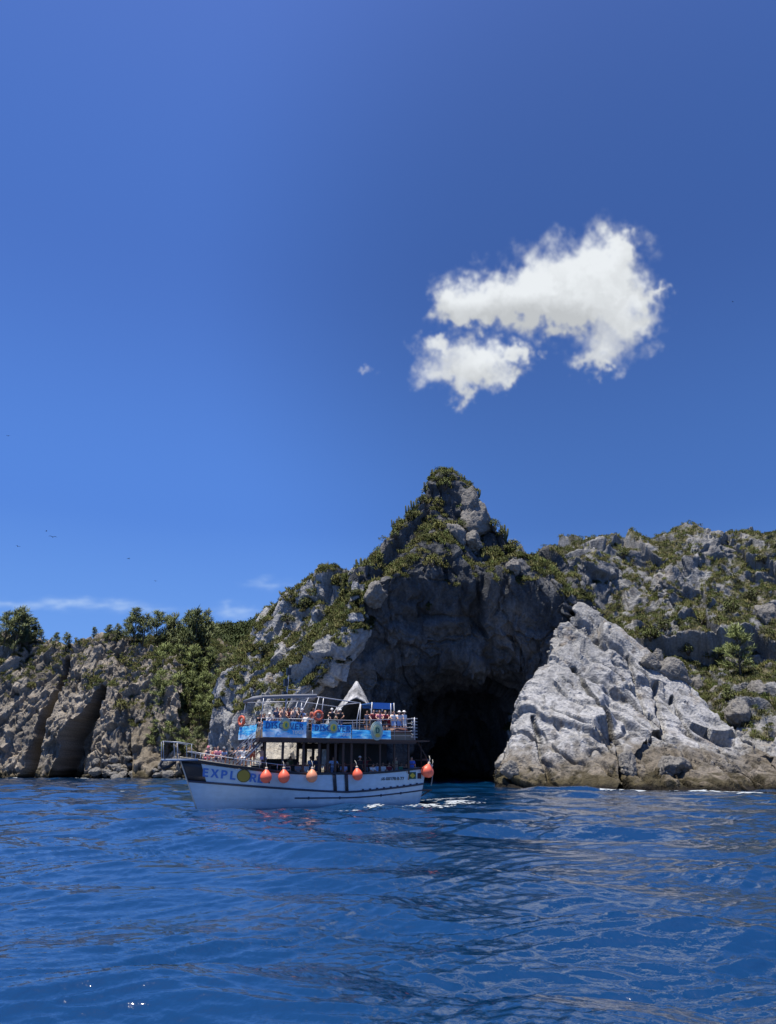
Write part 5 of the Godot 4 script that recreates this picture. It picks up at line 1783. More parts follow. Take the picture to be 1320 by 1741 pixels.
func build_fenders() -> void:
	var orange := plain_mat("fender_orange", lin(0.85, 0.15, 0.08), 0.45)
	var pale := plain_mat("fender_pale", lin(0.75, 0.30, 0.16), 0.5)
	var eye := plain_mat("fender_neck", lin(0.62, 0.5, 0.38), 0.5)
	var rope := plain_mat("rope", lin(0.42, 0.40, 0.36), 0.9)
	var proto := Node3D.new()
	var ball := start()
	var prof := [[0.0, -0.40], [0.16, -0.37], [0.29, -0.28], [0.375, -0.13], [0.395, 0.02], [0.36, 0.17], [0.27, 0.31], [0.17, 0.42], [0.10, 0.50]]
	var neck := [[0.10, 0.50], [0.085, 0.56], [0.10, 0.60], [0.08, 0.66], [0.0, 0.68]]
	for pair in [[prof, "ball", orange], [neck, "neck", eye]]:
		var st := start()
		var pr: Array = pair[0]
		for i in pr.size() - 1:
			for k in 28:
				var a := TAU * k / 28.0
				var b := TAU * (k + 1) / 28.0
				quad(st, Vector3(cos(a) * pr[i][0], pr[i][1], sin(a) * pr[i][0]), Vector3(cos(a) * pr[i + 1][0], pr[i + 1][1], sin(a) * pr[i + 1][0]), Vector3(cos(b) * pr[i + 1][0], pr[i + 1][1], sin(b) * pr[i + 1][0]), Vector3(cos(b) * pr[i][0], pr[i][1], sin(b) * pr[i][0]))
		put(pair[1], done(st, true), pair[2], proto)
	put("rope", bar([Vector3(0, 0.64, 0), Vector3(0.02, 0.9, -0.1), Vector3(0, 1.1, -0.3)], 0.022, 5), rope, proto)
	var list := [
		[5.74, 1.72, 1.0, 0.0, "orange ball fender hanging right beside the painted bow name"], [6.95, 1.72, 1.02, 0.05, "orange ball fender second from the painted bow name"],
		[8.95, 1.74, 1.0, -0.04, "paler orange ball fender between bow name and black bars"], [12.42, 1.84, 0.95, 0.12, "red orange ball fender just behind the two black hull bars"],
		[18.42, 2.08, 1.12, -0.35, "large orange ball fender hanging at the stern corner"], [18.95, 2.0, 1.0, -0.5, "orange ball fender half hidden behind the stern corner fender"]]
	for i in list.size():
		var e: Array = list[i]
		var f: Node3D = proto if i == 0 else proto.duplicate()
		f.name = numbered("ball_fender")
		add_child(f, true)
		var x: float = e[0]
		var z := hull_point(clampf(hull_s(x, 1.8), 0.0, 1.0), 1.8, 1.0).z + 0.44 - (0.75 if i == 5 else 0.1 if i == 4 else 0.0)
		on(f, Transform3D(Basis(Vector3(0, 0, 1), e[3]).scaled_local(Vector3.ONE * e[2]), Vector3(x, e[1], z)))
		tag(f, e[4], "fender", "orange fenders along the hull")
		if i == 2: f.get_node("ball").material_override = pale
	# lifebuoys
	for e in [[9.45, 6.02, 0.06, 0.0, "orange lifebuoy hung on the middle of the upper rail"], [5.06, 5.75, -4.3, -1.2, "orange lifebuoy on the far front corner of the upper rail"]]:
		var b := base("lifebuoy")
		on(b, Transform3D(Basis(Vector3.UP, e[3]), Vector3(e[0], e[1], e[2])))
		tag(b, e[4], "lifebuoy", "lifebuoys on the boat")
		var t := TorusMesh.new()
		t.inner_radius = 0.2
		t.outer_radius = 0.4
		t.rings = 40
		t.ring_segments = 14
		put("ring", t, plain_mat("lifebuoy_orange", lin(0.62, 0.11, 0.05), 0.5), b).rotation.x = PI / 2.0
		for k in 4:
			var a := TAU * k / 4.0 + 0.4
			var band := TorusMesh.new()
			band.inner_radius = 0.085
			band.outer_radius = 0.115
			band.rings = 16
			band.ring_segments = 6
			var o := put("band", band, plain_mat("lifebuoy_band", lin(0.55, 0.3, 0.22), 0.6), b)
			o.transform = Transform3D(Basis(Vector3(0, 0, 1), a), Vector3(cos(a) * 0.3, sin(a) * 0.3, 0))


# ---------------------------------------------------------------- people
# One skin per figure: tapered bones joined with a smooth minimum on a grid, then meshed as surface nets.
func bone_field(bones: Array, cell: float, blend: float, cuts: Array, tint = null) -> ArrayMesh:
	var lo := Vector3.ONE * 1e9
	var hi := -lo
	for b in bones:
		var r: float = maxf(b[2], b[3]) + cell * 3.0
		lo = lo.min(b[0] - Vector3.ONE * r).min(b[1] - Vector3.ONE * r)
		hi = hi.max(b[0] + Vector3.ONE * r).max(b[1] + Vector3.ONE * r)
	var nx := int((hi.x - lo.x) / cell) + 2
	var ny := int((hi.y - lo.y) / cell) + 2
	var nz := int((hi.z - lo.z) / cell) + 2
	var f := PackedFloat32Array()
	f.resize(nx * ny * nz)
	f.fill(1.0)
	for b in bones:
		var a: Vector3 = b[0]
		var e: Vector3 = b[1]
		var ra: float = b[2]
		var rb: float = b[3]
		var reach: float = maxf(ra, rb) + blend + cell * 2.0
		var l := (a.min(e) - Vector3.ONE * reach - lo) / cell
		var h := (a.max(e) + Vector3.ONE * reach - lo) / cell
		var ae := e - a
		var ll := maxf(ae.length_squared(), 1e-9)
		for z in range(maxi(0, int(l.z)), mini(nz, int(h.z) + 2)):
			for y in range(maxi(0, int(l.y)), mini(ny, int(h.y) + 2)):
				var row := (z * ny + y) * nx
				for x in range(maxi(0, int(l.x)), mini(nx, int(h.x) + 2)):
					var p := lo + Vector3(x, y, z) * cell
					var t := clampf((p - a).dot(ae) / ll, 0.0, 1.0)
					var d := p.distance_to(a + ae * t) - lerpf(ra, rb, t)
					var g := f[row + x]
					var k := maxf(blend - absf(d - g), 0.0)
					f[row + x] = minf(d, g) - k * k / (4.0 * blend)
	for c in cuts:
		for z in nz:
			for y in ny:
				var row := (z * ny + y) * nx
				for x in nx:
					if f[row + x] < cell * 2.0:
						f[row + x] = maxf(f[row + x], (lo + Vector3(x, y, z) * cell - c[0]).dot(c[1]))
	var at_cell := {}
	var verts := PackedVector3Array()
	var cols := PackedColorArray()
	var idx := PackedInt32Array()
	var off := [0, 1, nx, nx + 1, nx * ny, nx * ny + 1, nx * ny + nx, nx * ny + nx + 1]
	var edges := [[0, 1], [2, 3], [4, 5], [6, 7], [0, 2], [1, 3], [4, 6], [5, 7], [0, 4], [1, 5], [2, 6], [3, 7]]
	for z in nz - 1:
		for y in ny - 1:
			var row := (z * ny + y) * nx
			for x in nx - 1:
				var i := row + x
				if absf(f[i]) > cell * 2.5: continue
				var mask := 0
				for k in 8:
					if f[i + off[k]] < 0.0: mask |= 1 << k
				if mask == 0 or mask == 255: continue
				var s := Vector3.ZERO
				var n := 0
				for e in edges:
					var d0 := f[i + off[e[0]]]
					var d1 := f[i + off[e[1]]]
					if (d0 < 0.0) != (d1 < 0.0):
						var t := d0 / (d0 - d1)
						var p0 := Vector3(e[0] & 1, (e[0] >> 1) & 1, e[0] >> 2)
						var p1 := Vector3(e[1] & 1, (e[1] >> 1) & 1, e[1] >> 2)
						s += p0.lerp(p1, t)
						n += 1
				at_cell[i] = verts.size()
				var v := lo + (Vector3(x, y, z) + s / n) * cell
				verts.append(v)
				cols.append(tint.call(v) if tint != null else Color.WHITE)
	var sx := 1
	var sy := nx
	var sz := nx * ny
	for i in at_cell:
		for ax in [[sx, sy, sz], [sy, sz, sx], [sz, sx, sy]]:
			var j: int = i + ax[0]
			if j >= f.size(): continue
			if (f[i] < 0.0) == (f[j] < 0.0): continue
			var c1: int = i - ax[1]
			var c2: int = i - ax[2]
			var c3: int = i - ax[1] - ax[2]
			if not (at_cell.has(c1) and at_cell.has(c2) and at_cell.has(c3)): continue
			var q := [at_cell[i], at_cell[c1], at_cell[c3], at_cell[c2]]
			if f[i] < 0.0: idx.append_array(PackedInt32Array([q[0], q[2], q[1], q[0], q[3], q[2]]))
			else: idx.append_array(PackedInt32Array([q[0], q[1], q[2], q[0], q[2], q[3]]))
	var st := start()
	if verts.is_empty(): return ArrayMesh.new()
	var arr := []
	arr.resize(Mesh.ARRAY_MAX)
	arr[Mesh.ARRAY_VERTEX] = verts
	arr[Mesh.ARRAY_COLOR] = cols
	arr[Mesh.ARRAY_INDEX] = idx
	var m := ArrayMesh.new()
	m.add_surface_from_arrays(Mesh.PRIMITIVE_TRIANGLES, arr)
	st.create_from(m, 0)
	st.generate_normals()
	return st.commit()


func joint_between(a: Vector3, b: Vector3, l1: float, l2: float, pole: Vector3) -> Vector3:
	var d := minf(a.distance_to(b), l1 + l2 - 0.002)
	var x := (l1 * l1 - l2 * l2 + d * d) / (2.0 * d)
	var dir := (b - a).normalized()
	var side := (pole - dir * pole.dot(dir)).normalized()
	return a + dir * x + side * sqrt(maxf(0.0, l1 * l1 - x * x))


var head_mesh: ArrayMesh
var hand_mesh: ArrayMesh


func make_head() -> void:
	# chin to crown 0.225, face towards +z, origin at the middle of the head
	var b := [
		[Vector3(0, 0.025, -0.018), Vector3(0, 0.03, -0.012), 0.085, 0.083], [Vector3(0, 0.02, 0.02), Vector3(0, -0.03, 0.025), 0.066, 0.058], [Vector3(0, -0.05, 0.035), Vector3(0, -0.085, 0.05), 0.048, 0.026],
		[Vector3(0.03, -0.06, 0.02), Vector3(0.025, -0.08, 0.045), 0.026, 0.02], [Vector3(-0.03, -0.06, 0.02), Vector3(-0.025, -0.08, 0.045), 0.026, 0.02],
		[Vector3(0, 0.012, 0.085), Vector3(0, -0.03, 0.103), 0.008, 0.013], [Vector3(0.035, 0.028, 0.074), Vector3(-0.035, 0.028, 0.074), 0.011, 0.011],
		[Vector3(0.02, -0.062, 0.076), Vector3(-0.02, -0.062, 0.076), 0.009, 0.009],
		[Vector3(0.079, 0.01, -0.01), Vector3(0.084, -0.025, -0.004), 0.014, 0.01], [Vector3(-0.079, 0.01, -0.01), Vector3(-0.084, -0.025, -0.004), 0.014, 0.01],
		[Vector3(0, -0.06, -0.02), Vector3(0, -0.16, -0.03), 0.052, 0.056],
	]
	var tint := func(v: Vector3) -> Color:
		for s in [-1.0, 1.0]:
			var d: float = Vector2(v.x - s * 0.032, (v.y - 0.006) * 1.5).length()
			if v.z > 0.05 and d < 0.016:
				return Color(0.05, 0.04, 0.04) if d < 0.008 else Color(1.6, 1.7, 1.8)
			if v.z > 0.05 and absf(v.x - s * 0.034) < 0.02 and absf(v.y - 0.033) < 0.006: return Color(0.25, 0.2, 0.18)
		if v.z > 0.06 and absf(v.y + 0.062) < 0.010 and absf(v.x) < 0.026: return Color(0.95, 0.55, 0.5)
		return Color.WHITE
	head_mesh = bone_field(b, 0.008, 0.018, [], tint)
	# right hand: wrist at the origin, fingers along -y, palm towards -x... thumb towards +z
	var h := [[Vector3(0, 0, 0), Vector3(0, -0.03, 0), 0.024, 0.026]]
	for k in 4:
		var z := 0.03 - k * 0.02
		var root := Vector3(0, -0.088 + absf(k - 1.2) * 0.004, z)
		h.append([Vector3(0, -0.02, z * 0.55), root, 0.016, 0.0125])
		var l: float = [0.070, 0.080, 0.074, 0.056][k]
		var p1 := root + Vector3(-0.010, -0.46 * l, z * 0.12)
		var p2 := p1 + Vector3(-0.016, -0.30 * l, 0)
		var p3 := p2 + Vector3(-0.018, -0.18 * l, 0)
		h.append([root, p1, 0.0098, 0.009])
		h.append([p1, p2, 0.009, 0.0082])
		h.append([p2, p3, 0.0082, 0.007])
	h.append([Vector3(-0.004, -0.02, 0.02), Vector3(-0.014, -0.055, 0.046), 0.015, 0.0115])
	h.append([Vector3(-0.014, -0.055, 0.046), Vector3(-0.022, -0.085, 0.054), 0.0112, 0.0095])
	h.append([Vector3(-0.022, -0.085, 0.054), Vector3(-0.028, -0.106, 0.052), 0.0095, 0.0078])
	hand_mesh = bone_field(h, 0.006, 0.007, [])


func mirrored(m: ArrayMesh) -> ArrayMesh:
	var a := m.surface_get_arrays(0)
	var v: PackedVector3Array = a[Mesh.ARRAY_VERTEX]
	var n: PackedVector3Array = a[Mesh.ARRAY_NORMAL]
	for i in v.size():
		v[i].x = -v[i].x
		n[i].x = -n[i].x
	a[Mesh.ARRAY_VERTEX] = v
	a[Mesh.ARRAY_NORMAL] = n
	var idx: PackedInt32Array = a[Mesh.ARRAY_INDEX] if a[Mesh.ARRAY_INDEX] != null else PackedInt32Array(range(v.size()))
	for i in range(0, idx.size(), 3):
		var t := idx[i]
		idx[i] = idx[i + 1]
		idx[i + 1] = t
	a[Mesh.ARRAY_INDEX] = idx
	var o := ArrayMesh.new()
	o.add_surface_from_arrays(Mesh.PRIMITIVE_TRIANGLES, a)
	return o


# pose: pelvis height, lean of the trunk (forwards), wrists and ankles as targets, turn of the head
func make_pose(e: Dictionary) -> Dictionary:
	var pel := Vector3(0, e.pelvis, 0)
	var lean: float = e.get("lean", 0.0)
	var twist: float = e.get("sway", 0.0)
	var up := Vector3(sin(twist), cos(lean), sin(lean)).normalized()
	var chest := pel + up * 0.34
	var neck := pel + up * 0.50 + Vector3(0, 0.0, 0.0)
	var nod: float = e.get("nod", 0.0)
	var head := neck + (up + Vector3(0, 0.5, 0)).normalized() * 0.165 + Vector3(0, 0, 0.02)
	var bones := [
		[pel + Vector3(0.075, -0.02, 0), pel + up * 0.17 + Vector3(0.055, 0, 0), 0.105, 0.095], [pel + Vector3(-0.075, -0.02, 0), pel + up * 0.17 + Vector3(-0.055, 0, 0), 0.105, 0.095],
		[pel + up * 0.17 + Vector3(0.05, 0, 0), chest + Vector3(0.085, 0, 0), 0.09, 0.108], [pel + up * 0.17 + Vector3(-0.05, 0, 0), chest + Vector3(-0.085, 0, 0), 0.09, 0.108],
		[chest + up * 0.10 + Vector3(0.15, 0, 0), chest + up * 0.10 + Vector3(-0.15, 0, 0), 0.066, 0.066], [neck - up * 0.06, neck + Vector3(0, 0.07, 0.01), 0.066, 0.05],
	]
	var shirt := []
	for i in 5: shirt.append([bones[i][0], bones[i][1], bones[i][2] + 0.016, bones[i][3] + 0.016])
	var bottoms := []
	for i in 2: bottoms.append([bones[i][0], bones[i][0].lerp(bones[i][1], 0.5), bones[i][2] + 0.014, bones[i][3] + 0.014])
	var st := start()
	var hands := []
	for s in [1.0, -1.0]:
		var key := "r" if s > 0 else "l"
		var sh := chest + up * 0.105 + Vector3(0.185 * s, 0, 0)
		var wr: Vector3 = e["hand_" + key]
		if sh.distance_to(wr) > 0.53: wr = sh + (wr - sh).normalized() * 0.53
		var el := joint_between(sh, wr, 0.285, 0.255, e.get("elbow_" + key, Vector3(0.5 * s, -0.4, -0.6)))
		bones.append([sh, el, 0.058, 0.043])
		bones.append([el, wr, 0.042, 0.028])
		shirt.append([sh, sh.lerp(el, 0.62), 0.076, 0.066])
		var dir := (wr - el).normalized()
		var out: Vector3 = Vector3(s, 0, 0) - dir * (dir.x * s)
		if out.length() < 0.2: out = Vector3(0, 1, 0) - dir * dir.y
		out = out.normalized()
		hands.append([s, Transform3D(Basis(out, -dir, out.cross(-dir)), wr)])
		var hip := pel + Vector3(0.085 * s, -0.05, 0)
		var an: Vector3 = e["foot_" + key]
		if hip.distance_to(an) > 0.84: an = hip + (an - hip).normalized() * 0.84
		var kn := joint_between(hip, an, 0.43, 0.42, e.get("knee_" + key, Vector3(0.15 * s, 0.1, 1)))
		bones.append([hip, kn, 0.088, 0.058])
		bones.append([kn, kn.lerp(an, 0.35), 0.056, 0.056])
		bones.append([kn.lerp(an, 0.35), an, 0.056, 0.036])
		bones.append([an + Vector3(0, -0.03, -0.04), an + Vector3(0.02 * s, -0.05, 0.14), 0.036, 0.028])
		bottoms.append([hip, hip.lerp(kn, 0.72), 0.108, 0.088])
	var skin := bone_field(bones, 0.024, 0.045, [])
	st.append_from(skin, 0, Transform3D.IDENTITY)
	var face := Transform3D(Basis(Vector3.UP, e.get("look", 0.0)) * Basis(Vector3.RIGHT, nod), head)
	st.append_from(head_mesh, 0, face)
	for h in hands:
		st.append_from(hand_mesh if h[0] > 0 else mirrored(hand_mesh), 0, h[1] if h[0] > 0 else h[1] * Transform3D(Basis.from_scale(Vector3(1, 1, 1)), Vector3.ZERO))
	var out := {"body": st.commit(), "head": face}
	out.shirt = bone_field(shirt, 0.026, 0.04, [[neck - up * 0.03, up], [pel - up * 0.02, -up]])
	out.bottoms = bone_field(bottoms, 0.026, 0.04, [[pel + up * 0.10, up]])
	out.top = bone_field(shirt.slice(0, 5), 0.026, 0.03, [[chest + up * 0.06, up], [chest - up * 0.08, -up]])
	return out


func make_hair(long: bool) -> ArrayMesh:
	var b := [[Vector3(0, 0.035, -0.02), Vector3(0, 0.04, -0.012), 0.095, 0.093]]
	if long:
		b.append([Vector3(0.045, 0.0, -0.045), Vector3(0.06, -0.20, -0.06), 0.055, 0.035])
		b.append([Vector3(-0.045, 0.0, -0.045), Vector3(-0.06, -0.20, -0.06), 0.055, 0.035])
		b.append([Vector3(0, 0.0, -0.06), Vector3(0, -0.22, -0.085), 0.06, 0.045])
	else:
		b.append([Vector3(0, 0.0, -0.045), Vector3(0, -0.05, -0.05), 0.07, 0.055])
	return bone_field(b, 0.013, 0.03, [[Vector3(0, 0.052, 0.058), Vector3(0, -0.55, 0.83)]])


func make_hat(brim: bool) -> ArrayMesh:
	var rows := []
	var prof := [[0.005, 0.155], [0.05, 0.15], [0.085, 0.125], [0.102, 0.085], [0.106, 0.05]]
	if brim: prof.append_array([[0.15, 0.042], [0.19, 0.03], [0.185, 0.024]])
	else: prof.append_array([[0.108, 0.04]])
	var st := start()
	for i in prof.size() - 1:
		for k in 24:
			var q := []
			for e in [[i, k], [i + 1, k], [i + 1, k + 1], [i, k + 1]]:
				var a: float = TAU * e[1] / 24.0
				var r: float = prof[e[0]][0]
				q.append(Vector3(cos(a) * r, prof[e[0]][1], sin(a) * r * 1.08 - 0.012))
			quad(st, q[0], q[1], q[2], q[3])
	if not brim:
		for k in 10:
			var a := lerpf(0.15, PI - 0.15, k / 10.0)
			var b := lerpf(0.15, PI - 0.15, (k + 1) / 10.0)
			quad(st, Vector3(cos(a) * 0.108, 0.046, sin(a) * 0.115), Vector3(cos(a) * 0.1, 0.03, 0.08 + sin(a) * 0.115), Vector3(cos(b) * 0.1, 0.03, 0.08 + sin(b) * 0.115), Vector3(cos(b) * 0.108, 0.046, sin(b) * 0.115))
	return done(st, true)


const CLOTH := {"white": [0.72, 0.72, 0.70], "black": [0.018, 0.018, 0.022], "navy": [0.03, 0.045, 0.10], "maroon": [0.20, 0.02, 0.03], "red": [0.42, 0.03, 0.035], "grey": [0.22, 0.23, 0.25], "sky": [0.30, 0.45, 0.70], "royal": [0.05, 0.12, 0.50], "pink": [0.62, 0.22, 0.26], "khaki": [0.34, 0.28, 0.18], "olive": [0.12, 0.13, 0.06], "denim": [0.10, 0.16, 0.28], "lilac": [0.38, 0.36, 0.66], "coral": [0.60, 0.18, 0.12], "green": [0.06, 0.25, 0.14]}
const HAIR := {"dark": [0.018, 0.013, 0.010], "brown": [0.07, 0.04, 0.022], "fair": [0.34, 0.24, 0.11]}
const SKIN := [[0.52, 0.30, 0.21], [0.38, 0.20, 0.13], [0.22, 0.11, 0.07], [0.60, 0.38, 0.28]]


